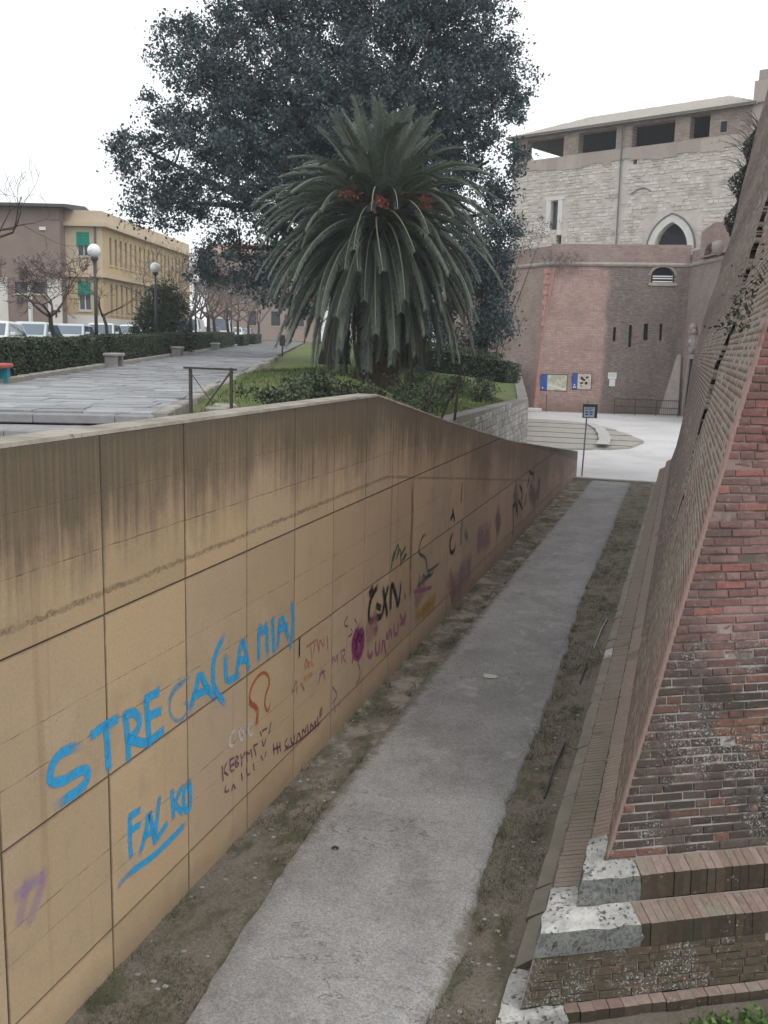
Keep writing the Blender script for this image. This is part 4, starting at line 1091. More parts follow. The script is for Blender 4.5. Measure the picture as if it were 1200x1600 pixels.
# ================================================================== WALL WITH OPENINGS
def wall_grid(mb, fn, s0, s1, z0, z1, holes, m=0, reveal=.5, mr=0, mback=None, ns=1.5, nz=1.5, back_mb=None):
    """holes: (kind, sa, sb, za, zb); kind rect / round / gothic.  fn(s, z, depth) -> point"""
    S_ = sorted(set([s0, s1]+[h[1] for h in holes]+[h[2] for h in holes]))
    Z_ = sorted(set([z0, z1]+[h[3] for h in holes]+[h[4] for h in holes]))
    def sub(L, st):
        o = []
        for a, c in zip(L[:-1], L[1:]):
            n = max(1, int(math.ceil((c-a)/st))); o += [a+(c-a)*i/n for i in range(n)]
        return o+[L[-1]]
    S_ = sub(S_, ns); Z_ = sub(Z_, nz)
    for a, c in zip(S_[:-1], S_[1:]):
        for e, f in zip(Z_[:-1], Z_[1:]):
            cs, cz = (a+c)/2, (e+f)/2
            if any(h[1] < cs < h[2] and h[3] < cz < h[4] for h in holes): continue
            mb.poly([fn(a, e, 0), fn(c, e, 0), fn(c, f, 0), fn(a, f, 0)], m, [(a, e), (c, e), (c, f), (a, f)])
    for kind, a, c, e, f in holes:
        if kind == 'rect': out = [(a, e), (c, e), (c, f), (a, f)]
        else:
            w = (c-a)/2; mid = (a+c)/2; N = 8
            if kind == 'round':
                sp = f-w*.75 if f-w*.75 > e else e+.01
                arc = [(mid+w*math.cos(t), sp+(f-sp)*math.sin(t)) for t in np.linspace(0, math.pi, 2*N+1)]
            else:
                sp = e+(f-e)*.02
                hgt = f-sp
                R_ = (w*w+hgt*hgt)/(2*w)
                right = []
                for q in np.linspace(0, 1, N+1):
                    zz = hgt*q; xx = (c-R_)+math.sqrt(max(R_*R_-zz*zz, 0)); right.append((xx, sp+zz))
                arc = right+[(2*mid-x, z) for x, z in reversed(right[:-1])]
            out = [(a, e), (c, e)]+arc
            top = f
            h_ = len(arc)//2
            for p, q in zip(arc[:h_], arc[1:h_+1]):
                mb.poly([fn(c, top, 0), fn(*q, 0), fn(*p, 0)], m, [(c, top), q, p])
            for p, q in zip(arc[h_:-1], arc[h_+1:]):
                mb.poly([fn(a, top, 0), fn(*q, 0), fn(*p, 0)], m, [(a, top), q, p])
        if reveal:
            for p, q in zip(out, out[1:]+out[:1]):
                mb.poly([fn(*p, 0), fn(*q, 0), fn(*q, reveal), fn(*p, reveal)], mr, [p, q, q, p])
        if back_mb is not None: back_mb.append([fn(*p, reveal) for p in out])

# ================================================================== CASTLE BASTION (far)
cb = thing('castle_bastion', 'tall pinkish brick castle bastion with slit openings beyond the forecourt', 'castle wall', (-6, 76, 0))
A0 = np.array([-11.38, 74.91]); DF = np.array([.988, .155]); NF_ = np.array([-.155, .988])  # inward
LF = 10.95; BT = .14; HZ = 11.15
DL = np.array([-.707, .707]); NLI = np.array([.707, .707])
B0 = A0+DF*LF; DK = np.array([.329, -.944]); NK = np.array([.944, .329])
def isect(p, d, q, e):
    M2 = np.array([[d[0], -e[0]], [d[1], -e[1]]]); t = np.linalg.solve(M2, q-p); return p+d*t[0]
def cornerA(z): return isect(A0+NF_*BT*z, DF, A0+NLI*BT*z, DL)
def cornerB(z): return isect(A0+NF_*BT*z, DF, B0+NK*.05*z, DK)
def f_front(s, z, dep=0):
    p = A0+DF*s+NF_*BT*z
    if s <= 0: p = cornerA(z)
    if s >= LF: p = cornerB(z)
    p = p+NF_*dep; return (p[0], p[1], z)
def f_left(s, z, dep=0):
    p = A0+DL*s+NLI*BT*z
    if s <= 0: p = cornerA(z)
    p = p+NLI*dep; return (p[0], p[1], z)
def f_flank(s, z, dep=0):
    p = B0+DK*s+NK*.05*z
    if s <= 0: p = cornerB(z)
    p = p+NK*dep; return (p[0], p[1], z)
slots = [('rect', 5.76, 5.96, 5.45, 6.55), ('rect', 6.93, 7.15, 5.05, 6.7), ('rect', 8.03, 8.35, 5.6, 6.85), ('rect', 9.20, 9.40, 5.6, 6.85)]
def openings(L, t_):
    for q in L:
        o = MB(); o.poly(q); o.build('dark_opening', M_DARK, t_)
dk = []
b = MB(); wall_grid(b, f_front, 0, LF, -.2, HZ, slots+[('round', 8.38, 10.08, 9.95, 11.1)], reveal=.9, back_mb=dk)
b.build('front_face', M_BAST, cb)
b = MB(); wall_grid(b, f_left, 0, 16, -.2, HZ, [], ns=2); b.build('left_face', M_BAST2, cb)
b = MB(); wall_grid(b, f_flank, 0, 12, -.2, HZ, [('rect', 1.05, 2.9, .0, 4.3)], reveal=2.5, mr=1, back_mb=dk)
b.build('flank_face', [M_FLANK, M_DARK], cb)  # gate reveal coloured dark, standing in for the shade inside the passage
openings(dk, cb)
# white grille at the foot of the round opening
b = MB()
for z in (10.02, 10.25, 10.42): b.bar(f_front(8.5, z, .12), f_front(9.98, z, .12), .05, .09)
b.build('window_grille', M_WHITE, cb)
b = MB()
for q in np.linspace(0, math.pi, 13)[:-1]:
    q2 = q+math.pi/12; w = .85; sp = 10.46
    p1, p2 = (9.23-w*math.cos(q), sp+.64*math.sin(q)), (9.23-w*math.cos(q2), sp+.64*math.sin(q2))
    g = 1.27
    p3, p4 = (9.23+(p2[0]-9.23)*g, sp+(p2[1]-sp)*g), (9.23+(p1[0]-9.23)*g, sp+(p1[1]-sp)*g)
    b.loft([[f_front(*p, .02) for p in (p1, p2, p3, p4)], [f_front(*p, -.06) for p in (p1, p2, p3, p4)]])
b.build('brick_arch', M_BAST2, cb)
b = MB(); b.loft([[f_front(s, z, d) for s, z, d in ((8.2, 9.7, .0), (10.3, 9.7, .0), (10.3, 9.92, .0), (8.2, 9.92, .0))], [f_front(s, z, d) for s, z, d in ((8.2, 9.7, -.1), (10.3, 9.7, -.1), (10.3, 9.92, -.1), (8.2, 9.92, -.1))]])
b.build('window_sill', M_CORD, cb)
# quoin of pinker brick on the salient corner
b = MB()
for i in range(27):
    z0 = .1+i*.40; w = .42 if i % 2 else .3
    pts = []
    for z in (z0, z0+.38):
        pts.append([f_front(w, z, -.012), f_front(0.0, z, -.012), f_left(.35, z, -.02), f_left(.35, z, .1), f_front(w, z, .1)])
    b.loft(pts)
b.build('corner_quoin', M_QUOIN, cb)
# cordon roll and parapet
poly_top = [f_left(16, HZ), f_left(8, HZ), f_left(0, HZ), f_front(3, HZ), f_front(6, HZ), f_front(LF, HZ), f_flank(5, HZ), f_flank(12, HZ)]
b = MB(); b.tube([Vector(p)+Vector((0, 0, .1)) for p in poly_top], .17, 8); b.build('cordon', M_CORD, cb)
def parapet(f, s0, s1, z0, z1, m, nm, holes=[], dep0=.0, rv=.6):
    b = MB(); bk = []
    g = lambda s, z, d=0: tuple(np.array(f(s, HZ, d+dep0))+np.array([0, 0, z-HZ]))
    wall_grid(b, g, s0, s1, z0, z1, holes, reveal=rv, back_mb=bk)
    b.poly([g(s0, z1), g(s1, z1), g(s1, z1, .7), g(s0, z1, .7)], 0, [(s0, z1), (s1, z1), (s1, z1+.7), (s0, z1+.7)])
    b.poly([g(s0, z0, .7), g(s1, z0, .7), g(s1, z1, .7), g(s0, z1, .7)], 0, [(s0, z0), (s1, z0), (s1, z1), (s0, z1)])
    b.build(nm, m, cb)
    openings(bk, cb)
parapet(f_front, 0, LF, HZ+.2, 12.75, M_BAST2, 'parapet', dep0=.05)
parapet(f_left, 0, 16, HZ+.2, 12.6, M_BAST2, 'parapet', dep0=.05)
parapet(f_flank, 0, 12, HZ+.2, 12.3, M_BAST2, 'parapet', dep0=.05)
b = MB(); b.poly([tuple(np.array(f_left(16, HZ, .5))+np.array([0, 0, .9])), tuple(np.array(f_front(0, HZ, .5))+np.array([0, 0, .9])), tuple(np.array(f_front(LF, HZ, .5))+np.array([0, 0, .9])), tuple(np.array(f_flank(12, HZ, .5))+np.array([0, 0, .9])), (14, 92, 12), (-18, 98, 12)])
b.build('platform', M_BAST2, cb)
# projecting guard turret with its arch on the flank
g = lambda s, z, d=0: tuple(np.array(f_flank(max(s, .02), HZ, d-.35))+np.array([0, 0, z-HZ]))
b = MB(); bk = []
wall_grid(b, g, 1.3, 7.2, 11.5, 13.35, [('round', 2.2, 4.3, 11.6, 12.35)], reveal=.5, back_mb=bk)
b.poly([g(1.3, 13.35), g(4, 13.75), g(7.2, 13.35), g(7.2, 13.35, 1.2), g(4, 13.75, 1.2), g(1.3, 13.35, 1.2)])
b.poly([g(1.3, 13.35), g(7.2, 13.35), g(4, 13.75)], 0, [(0, 0), (1, 0), (.5, .3)])
b.poly([g(1.3, 11.5), g(1.3, 13.35), g(1.3, 13.35, 1.2), g(1.3, 11.5, 1.2)], 0, [(0, 0), (0, 2), (1, 2), (1, 0)])
b.build('guard_turret', M_BAST2, cb); openings(bk, cb)
b = MB(); c = g(5.3, 11.75, -.1)
b.lathe((c[0], c[1], 11.35), [(.05, 0), (.35, .2), (.5, .5), (.45, .9), (.1, 1.0)], 12); b.build('round_corbel', M_CORD, cb, smooth=True)
# gate: pale jamb, lintel and carved coat of arms above
b = MB()
for s_ in (.9, 3.0): b.loft([[f_flank(s_+a, z, d) for a, d in ((-.14, -.12), (.14, -.12), (.14, .3), (-.14, .3))] for z in (0, 4.3)])
b.loft([[f_flank(s_, 4.3+z, d) for z, d in ((0, -.14), (.35, -.14), (.35, .3), (0, .3))] for s_ in (.7, 3.2)])
b.build('gate_surround', M_CORD, cb)
b = MB()
b.loft([[f_flank(s_, z, -.25) for s_, z in ((.85, 5.0), (1.2, 4.75), (1.7, 4.75), (2.05, 5.0), (2.1, 6.0), (.8, 6.0))], [f_flank(s_, z, .1) for s_, z in ((.85, 5.0), (1.2, 4.75), (1.7, 4.75), (2.05, 5.0), (2.1, 6.0), (.8, 6.0))]])
for s_, z, r in ((1.45, 6.6, .3), (1.1, 6.25, .22), (1.8, 6.25, .22), (1.45, 5.5, .28), (1.1, 5.3, .15), (1.75, 5.3, .15)):
    c = f_flank(s_, z, -.25); b.lathe((c[0], c[1], c[2]-r), [(.03, 0), (r*.8, r*.4), (r, r), (r*.7, r*1.6), (.03, r*2)], 8)
b.build('carved_crest', M_CORD, cb, smooth=False)
# splayed pale buttress beside the gate
b = MB(); b.loft([[(*np.array(f_front(s_, z))[:2]-np.array([0, d]), z) for s_, d in ((sl_, -.02), (LF-.06, -.02), (LF-.06, w_), (sl_+.1, w_*.5))] for z, w_, sl_ in ((0, .7, LF-1.5), (2.2, .4, LF-.95), (4.6, .03, LF-.35))])
b.build('buttress', M_CORD, cb)

# information panels, notice, gate railing
def panel(s0, s1, z0, z1, band, label, seed):
    c = f_front((s0+s1)/2, z0, -.1)
    t_ = thing('information_board', label, 'board', c, group='information boards on the castle wall')
    F_ = lambda s, z, d: tuple(np.array(f_front(s, (z0+z1)/2, d))+np.array([0, 0, z-(z0+z1)/2]))
    b = MB(); b.loft([[F_(s, z, -.02) for s, z in ((s0, z0), (s1, z0), (s1, z1), (s0, z1))], [F_(s, z, -.12) for s, z in ((s0, z0), (s1, z0), (s1, z1), (s0, z1))]]); b.build('frame', M_METAL, t_)
    sb = s0+band
    b = MB(); b.poly([F_(s, z, -.125) for s, z in ((s0+.04, z0+.04), (sb, z0+.04), (sb, z1-.04), (s0+.04, z1-.04))]); b.build('blue_band', M_BLUE, t_)
    b = MB(); b.poly([F_(s, z, -.125) for s, z in ((sb, z0+.04), (s1-.05, z0+.04), (s1-.05, z1-.04), (sb, z1-.04))])
    q = NT('printed_plan_%d' % seed, .5, .3)
    n = q.noise(1.3, q.map((1, 1, 1), loc=(seed*3.1, seed, 0)), detail=3); n2 = q.noise(2.4, q.map((1, 1, 1), loc=(seed, 2, 5)), detail=4)
    cc = q.mix(q.ss(n, .45, .6), (.62, .60, .50), (.42, .45, .34) if seed == 1 else (.55, .47, .40))
    cc = q.mix(q.ss(n2, .6, .68), cc, (.20, .16, .13) if seed == 2 else (.50, .42, .25))
    q.col(cc); b.build('printed_plan', q.mat, t_)
    b = MB()
    if seed == 1:
        pts = [(sb+.05, z0+.42), (sb+.4, z0+.35), (sb+.8, z0+.2), (s1-.1, z0+.1)]
        for p, r in zip(pts[:-1], pts[1:]): b.poly([F_(p[0], p[1], -.128), F_(r[0], r[1], -.128), F_(r[0], r[1]+.09, -.128), F_(p[0], p[1]+.09, -.128)])
    else:
        for i in range(7): 
            x, z = random.uniform(sb+.2, s1-.4), random.uniform(z0+.3, z1-.35); b.poly([F_(x, z, -.128), F_(x+.2, z+.05, -.128), F_(x+.16, z+.2, -.128), F_(x-.03, z+.13, -.128)])
    b.build('plan_marks', M_WHITE if seed == 1 else M_BARK, t_)
    b = MB()
    for x, z in ([(s0+.12, z0+.16)] if seed == 1 else [(s0+.07, z0+.13), (s0+.2, z0+.13), (s0+.13, z0+.3)]): b.poly([F_(x, z, -.128), F_(x+.09, z, -.128), F_(x+.09, z+.11, -.128), F_(x, z+.11, -.128)])
    b.build('white_mark', M_WHITE, t_)
panel(.47, 2.5, 1.58, 2.84, .5, 'larger framed information board with a blue band and a greenish plan', 1)
panel(2.87, 4.33, 1.73, 3.0, .4, 'smaller framed information board with a blue band and a brownish plan', 2)
t_ = thing('notice', 'small white two part notice on the castle wall', 'notice', f_front(5.85, 2, -.05))
F_ = lambda s, z, d: tuple(np.array(f_front(s, 2.5, d))+np.array([0, 0, z-2.5]))
for nm, (a, c, e, f) in (('upper_sheet', (5.54, 6.18, 2.62, 3.1)), ('lower_sheet', (5.66, 6.1, 2.0, 2.6))):
    b = MB(); b.loft([[F_(s, z, -.02) for s, z in ((a, e), (c, e), (c, f), (a, f))], [F_(s, z, -.06) for s, z in ((a, e), (c, e), (c, f), (a, f))]]); b.build(nm, M_WHITE, t_)
b = MB(); 
for i in range(2): b.poly([F_(s, z, -.064) for s, z in ((5.62, 2.95-.12*i), (6.1, 2.95-.12*i), (6.1, 2.98-.12*i), (5.62, 2.98-.12*i))])
b.build('print_lines', M_GALV, t_)
t_ = thing('gate_railing', 'dark iron railing in front of the castle wall by the gate', 'railing', (-3, 75, 0))
q0, q1 = np.array([*f_front(6.2, 0)[:2]])-np.array([0, .9]), np.array([*f_front(10.9, 0)[:2]])-np.array([0, 1.6])
def rl_(f, z): p = q0+(q1-q0)*f; return (p[0], p[1], z)
for f in (0, .33, .66, 1): 
    b = MB(); b.bar(rl_(f, 0), rl_(f, 1.22), .07); b.build('post', M_RUST, t_)
for z in (1.18, .62, .16): 
    b = MB(); b.bar(rl_(0, z), rl_(1, z), .06); b.build('rail', M_RUST, t_)
b = MB()
for f in np.linspace(.03, .97, 30): b.bar(rl_(f, .16), rl_(f, 1.18), .022)
tag(b.build('bars', M_RUST, t_), kind='stuff')
# stone slab at the foot of the corner
b = MB(); p = f_front(-.0, 0); b.box((p[0]+.1, p[1]-.9, .14), (1.3, .5, .28), ch=.04)
tag(b.build('stone_block', M_WSTONE), 'pale stone block lying at the foot of the castle corner', 'stone block')
t_ = thing('thin_post', 'thin dark post at the foot of the castle corner', 'post', (p[0]+1.1, p[1]-.8, 0))
b = MB(); b.bar((p[0]+1.1, p[1]-.8, 0), (p[0]+1.1, p[1]-.8, 1.3), .05); b.build('shaft', M_RUST, t_)
b = MB(); b.lathe((p[0]+1.1, p[1]-.8, 1.3), [(.04, 0), (.05, .03), (.01, .06)], 8); b.build('cap', M_RUST, t_)

# ================================================================== KEEP
kp = thing('castle_keep', 'pale rubble stone keep with open brick loggia under a low tiled roof', 'castle keep', (-7, 86, 11))
KL = np.array([-16.71, 90.47]); KD = np.array([.913, -.408]); KD /= np.linalg.norm(KD); KI = np.array([.408, .913]); KI /= np.linalg.norm(KI)
def f_keep(s, z, dep=0): p = KL+KD*s+KI*dep; return (p[0], p[1], z)
KW = 23.6
bk = []
b = MB()
wall_grid(b, f_keep, 0, KW, 10.5, 21.0, [('rect', 4.32, 5.05, 15.2, 17.65), ('gothic', 14.48, 17.37, 13.0, 15.15), ('rect', 5.0, 5.5, 13.9, 14.7), ('rect', 12.0, 12.35, 20.0, 20.6)], reveal=.55, back_mb=bk, ns=2, nz=2)
b.build('rubble_wall', M_RUBM, kp); openings(bk, kp)
# upper brick storey with the loggia openings
log = [('rect', 1.43, 5.25, 21.36, 23.1), ('rect', 6.7, 10.3, 21.42, 23.1), ('rect', 11.75, 15.5, 21.38, 23.1), ('rect', 16.75, 18.4, 21.45, 23.2)]
b = MB(); bk = MB()
wall_grid(b, f_keep, 0, KW, 21.0, 23.4, log, reveal=.85, ns=2, nz=2)
b.build('loggia_wall', M_LOGG, kp)
b = MB(); b.box(f_keep(19.56, 22.03, -.03), (.62, .08, .95), ax=((*KD, 0), (*KI, 0), (0, 0, 1))); b.build('niche_surround', M_KBRK, kp)
b = MB(); b.box(f_keep(19.56, 22.03, -.05), (.5, .08, .8), ax=((*KD, 0), (*KI, 0), (0, 0, 1))); b.build('niche_window', M_DARK, kp)
# loggia room: floor, back wall, side piers, ceiling
b = MB()
b.poly([f_keep(0, 21.2, 0), f_keep(KW, 21.2, 0), f_keep(KW, 21.2, 10), f_keep(0, 21.2, 10)])
b.build('loggia_floor', M_KBRK, kp)
b = MB(); b.poly([f_keep(0, 10.5, 10), f_keep(KW, 10.5, 10), f_keep(KW, 23.4, 10), f_keep(0, 23.4, 10)]); b.build('back_wall', M_KBRK, kp)
b = MB()
b.poly([f_keep(0, 10.5, 0), f_keep(0, 10.5, 10), f_keep(0, 21.4, 10), f_keep(0, 21.4, 0)])
for d in (.45, 9.6): b.box(f_keep(.45, 22.3, d), (.9, .9, 2.2), ax=((*KD, 0), (*KI, 0), (0, 0, 1)))
b.poly([f_keep(KW, 10.5, 0), f_keep(KW, 10.5, 10), f_keep(KW, 23.4, 10), f_keep(KW, 23.4, 0)])
b.build('side_wall', M_KBRK, kp)
b = MB(); b.poly([f_keep(-.3, 23.38, -.4), f_keep(KW, 23.38, -.4), f_keep(KW, 23.38, 10.3), f_keep(-.3, 23.38, 10.3)]); b.build('loggia_ceiling', M_ROOFW, kp)
# rubble stones standing proud of the wall
r = random.Random(21); b = MB(); z = 12.3
holes_k = [(3.6, 5.75, 14.5, 18.0), (13.7, 17.95, 12, 15.9), (10.85, 11.15, 11, 21), (4.9, 5.6, 13.8, 14.8), (11.9, 12.45, 19.9, 20.7)]
while z < 20.95:
    h = r.uniform(.16, .34); s = r.uniform(.0, .3)
    while s < KW-.3:
        L = r.uniform(.25, .75); L = min(L, KW-s)
        hh = h*r.uniform(.75, 1.0)
        if r.random() < .86 and not any(s+L > q[0] and s < q[1] and z+hh > q[2] and z < q[3] for q in holes_k):
            d = -r.uniform(.015, .075); j = lambda: r.uniform(-.03, .03)
            out = [(s+j(), z+j()), (s+L-.04+j(), z+j()), (s+L-.04+j(), z+hh-.03+j()), (s+j(), z+hh-.03+j())]
            cx, cz = s+L/2, z+hh/2
            b.loft([[f_keep(x, q, .02) for x, q in out], [f_keep(cx+(x-cx)*.86, cz+(q-cz)*.8, d) for x, q in out]])
        s += L
    z += h
tag(b.build('rubble_stones', M_RUB, kp), kind='stuff')
# brick band under the loggia, uneven
b = MB(); s = 0
while s < KW:
    L = r.uniform(.5, 1.4); zt = 20.4+r.uniform(-.25, .15)
    b.loft([[f_keep(x, q, d) for x, q in ((s, zt), (min(s+L, KW), zt), (min(s+L, KW), 21.33), (s, 21.33))] for d in (.03, -.09-r.uniform(0, .015))])
    s += L
b.build('brick_band', M_KBRK, kp)
# window surround, gothic arch surround, downpipe
b = MB()
for a, c, e, f in ((3.85, 4.3, 14.75, 17.7), (5.07, 5.5, 14.75, 17.7), (3.75, 5.6, 17.72, 18.0)):
    b.loft([[f_keep(x, q, d) for x, q in ((a, e), (c, e), (c, f), (a, f))] for d in (.02, -.12)])
b.build('window_surround', M_WSTONE, kp)
b = MB(); b.loft([[f_keep(x, q, d) for x, q in ((4.32, 15.2), (5.05, 15.2), (5.05, 17.65), (4.32, 17.65))] for d in (.5, .4)]); b.build('window_pane', M_GLASS, kp)
def garc(w, hgt, n=12):
    R_ = (w*w+hgt*hgt)/(2*w); o = []
    for q in np.linspace(0, 1, n+1):
        zz = hgt*q; o.append(((w-R_)+math.sqrt(max(R_*R_-zz*zz, 0)), zz))
    return o
for nm, (wi, hi), (wo, ho), dd_, mm in (('arch_surround', (1.46, 2.12), (2.02, 2.72), -.14, M_WSTONE), ('arch_moulding', (2.03, 2.73), (2.13, 2.85), -.2, M_PIPE)):
    b = MB(); inn = garc(wi, hi); out = garc(wo, ho); cs = 15.87; z0 = 13.03
    for sg in (1, -1):
        for (p, q), (p2, q2) in zip(zip(inn[:-1], inn[1:]), zip(out[:-1], out[1:])):
            pts = [(cs+sg*p[0], z0+p[1]), (cs+sg*p2[0], z0+p2[1]), (cs+sg*q2[0], z0+q2[1]), (cs+sg*q[0], z0+q[1])]
            b.loft([[f_keep(x, z, .03) for x, z in pts], [f_keep(x, z, dd_) for x, z in pts]])
    b.build(nm, mm, kp)
b = MB(); b.tube([f_keep(10.98, 13, -.14), f_keep(10.95, 20, -.14), f_keep(10.93, 23.2, -.16)], .07, 6); b.build('downpipe', M_PIPE, kp)
b = MB()
pts = [(12.0, 17.6), (12.7, 18.0), (13.2, 18.05), (13.8, 17.75)]
for p, q in zip(pts[:-1], pts[1:]): b.bar(f_keep(*p, -.1), f_keep(*q, -.1), .07)
b.build('relieving_arch', M_PIPE, kp)
# roof
ev, rz = 23.42, 25.45
c0, c1, c2, c3 = f_keep(-.45, ev, -.6), f_keep(22.15, ev, -.6), f_keep(22.15, ev, 10.5), f_keep(-.45, ev, 10.5)
r0, r1 = f_keep(4.6, rz, 4.7), f_keep(17.7, rz, 4.7)
b = MB()
for q in ((c0, c1, r1, r0), (c1, c2, r1), (c2, c3, r0, r1), (c3, c0, r0)): b.poly(q)
dn = lambda p: (p[0], p[1], p[2]-.14)
for p, q in ((c0, c1), (c1, c2), (c2, c3), (c3, c0)): b.poly([dn(p), dn(q), q, p])
b.build('roof', M_TILE, kp)
b = MB()
V0, V1 = np.array(c0), np.array(c1); R0, R1 = np.array(r0), np.array(r1)
for i in range(95):
    f = (i+.5)/95; a = V0+(V1-V0)*f; s_ = -.45+22.6*f
    g_ = min(1, s_/5.05 if s_ < 4.6 else (22.15-s_)/4.45 if s_ > 17.7 else 1); g_ = max(g_, .03)
    up_ = np.array([*(KI*5.3), rz-ev])*g_
    b.bar(a+np.array([0, 0, .03]), a+up_+np.array([0, 0, .03+random.uniform(-.02, .02)]), .11, .07)
tag(b.build('roof_tiles', M_TILE, kp), kind='stuff')
b = MB(); b.bar(c0, c1, .16, .12); b.build('gutter', M_PIPE, kp)
b = MB(); 
b.loft([[f_keep(s, z, d) for s, d in ((21.75, -.2), (26, -.2), (26, 3), (21.75, 3))] for z in (10.5, 25.0)])
b.build('corner_stack', M_KBRK, kp)
b = MB(); b.loft([[f_keep(s, z, d) for s, d in ((22.0, -.1), (26, -.1), (26, 3), (22.0, 3))] for z in (25.0, 25.75)]); b.build('stack_cap', M_CORD, kp)

# ================================================================== MASONRY RETAINING WALLS ON THE MOUND
def masonry(path, name, label, th=.5, seed=1, cs=.34, z0=-.2):
    """path: (x, y, ztop) points, visible side to the right of travel"""
    t_ = thing(name, label, 'wall', (path[0][0], path[0][1], 0)); b = MB(); r = random.Random(seed); st = MB()
    for (xa, ya, ta), (xb, yb2, tb) in zip(path[:-1], path[1:]):
        a, c = np.array([xa, ya]), np.array([xb, yb2]); L = np.linalg.norm(c-a); d = (c-a)/L; n = np.array([d[1], -d[0]])
        def P(s, z, o): p = a+d*s+n*o; return (p[0], p[1], z)
        b.loft([[P(0, z0, 0), P(0, ta, 0), P(0, ta, -th), P(0, z0, -th)], [P(L, z0, 0), P(L, tb, 0), P(L, tb, -th), P(L, z0, -th)]])
        z = .0
        while z < max(ta, tb)-.05:
            h = r.uniform(cs*.6, cs); s = 0
            while s < L:
                w = r.uniform(cs*.9, cs*2); w = min(w, L-s); tt = ta+(tb-ta)*(s+w/2)/L
                if z+h*.9 < tt and w > .1:
                    j = lambda: r.uniform(-.02, .02)
                    out = [(s+j(), z+j()), (s+w-.03+j(), z+j()), (s+w-.03+j(), z+h-.03+j()), (s+j(), z+h-.03+j())]; cx, cz = s+w/2, z+h/2
                    st.loft([[P(x, q, -.02) for x, q in out], [P(cx+(x-cx)*.88, cz+(q-cz)*.85, r.uniform(.01, .05)) for x, q in out]])
                s += w
            z += h
    b.build('wall_body', M_MASONM, t_); tag(st.build('wall_stones', M_MASON, t_), kind='stuff')
    return t_
masonry([(-6.25, 25.6, 2.75), (-7.43, 47.1, 2.32)], 'masonry_wall', 'low grey rubble masonry wall holding up the grassy mound behind the falling concrete wall', seed=3)
masonry([(-7.44, 47.14, 2.3), (-12.5, 73.6, 3.6)], 'masonry_wall', 'far return of the grey mound wall facing the gravel forecourt', seed=4)
masonry([(-12.2, 55.0, 4.0), (-10.6, 61.5, 4.1)], 'masonry_wall', 'short grey stone wall stub near the castle corner at the mound edge', seed=6)
# ================================================================== TREES AND PLANTS
def branch(b, p, d, L, r, lev, rnd, spread=.6, n=3, tips=None, up=.15, seg=3, sides=5):
    p = Vector(p); d = Vector(d).normalized(); path = [p.copy()]; rad = [r]
    for i in range(seg):
        d = (d+Vector((rnd.gauss(0, .13), rnd.gauss(0, .13), rnd.gauss(0, .1)+up*.3))).normalized()
        p = p+d*(L/seg); path.append(p.copy()); rad.append(max(r*(1-.45*(i+1)/seg), .007))
    b.tube(path, rad, sides if lev > 1 else 3, caps=False)
    if tips is not None and lev <= 1: tips.append(p.copy())
    if lev <= 0: return
    for k in range(n):
        ax = Vector((rnd.gauss(0, 1), rnd.gauss(0, 1), rnd.gauss(0, .6)+up)).normalized()
        nd = (d*(1-spread*.6)+ax*spread).normalized()
        st = path[-1] if k else path[-1]
        if rnd.random() < .4: st = path[-2]
        branch(b, st, nd, L*rnd.uniform(.58, .82), rad[-1]*.78, lev-1, rnd, spread, n, tips, up, seg, sides)
def bare_tree(loc, label, h=4.0, trunk_h=1.6, r=.09, seed=1, lev=4, n=3, lean=(0, 0), spread=.65, mat_=None, group=None, name='bare_tree', up=.15, minr=0):
    rnd = random.Random(seed)
    t_ = thing(name, label, 'tree', tuple(loc), group=group)
    b = MB(); path = [(loc[0], loc[1], loc[2]-.2)]; rad = [r*1.25]
    for i in range(1, 5):
        f = i/4; path.append((loc[0]+lean[0]*f+rnd.gauss(0, .03), loc[1]+lean[1]*f, loc[2]+trunk_h*f)); rad.append(r*(1.15-.35*f))
    b.tube(path, rad, 8); b.build('trunk', M_BARK, t_, smooth=True)
    b = MB(); top = Vector(path[-1])
    for k in range(n+1):
        a = 2*math.pi*k/(n+1)+rnd.random()
        branch(b, top-Vector((0, 0, .1)), (math.cos(a)*.9, math.sin(a)*.9, .75), (h-trunk_h)*.42, max(r*.62, minr), lev, rnd, spread, n, None, up)
    b.build('crown', mat_ or M_TWIG, t_)
    return t_
t_ = bare_tree(PS(18.8, -5.3), 'leafless young tree with wide spreading twigs, left of the first lamp post', 4.1, 1.75, .085, 3, 5, 3, (-.25, -.1), .75)
bare_tree(PS(27.1, -5.3), 'slender leafless tree with upright twigs just right of the first lamp post', 4.2, 1.9, .075, 5, 5, 2, (-.35, 0), .5)
for i, (s, t, h, sd_) in enumerate(((52, -5.4, 6.5, 11), (58, -4.9, 6.2, 12), (66, -5.4, 7, 13), (75, -5.2, 7.5, 14), (86, -5.3, 8, 15), (98, -5.2, 8, 16), (112, -5, 9, 17), (100, 3, 9, 18), (122, 1, 10, 19), (62, -9, 8.5, 23), (80, -8.5, 9.5, 24))):
    bare_tree(PS(s, t), ['bare brown street tree behind the second hedge, left of the white van','second bare brown tree by the white van','bare brown tree standing before the greenish grey car','bare brown tree by the farthest globe lamp','tall bare tree past the farthest globe lamp','tall bare brown tree near the end of the hedges','bare tree at the vanishing end of the hedge row','bare tree on the palm side of the walk, far away','last bare tree closing the view along the walk','bare tree across the street beside the yellow building','tall bare tree across the street before the pinkish building'][i], h, 2.2, .15, sd_, 5, 3, (0, 0), .6, M_TWIG2, 'bare trees far along the walk')
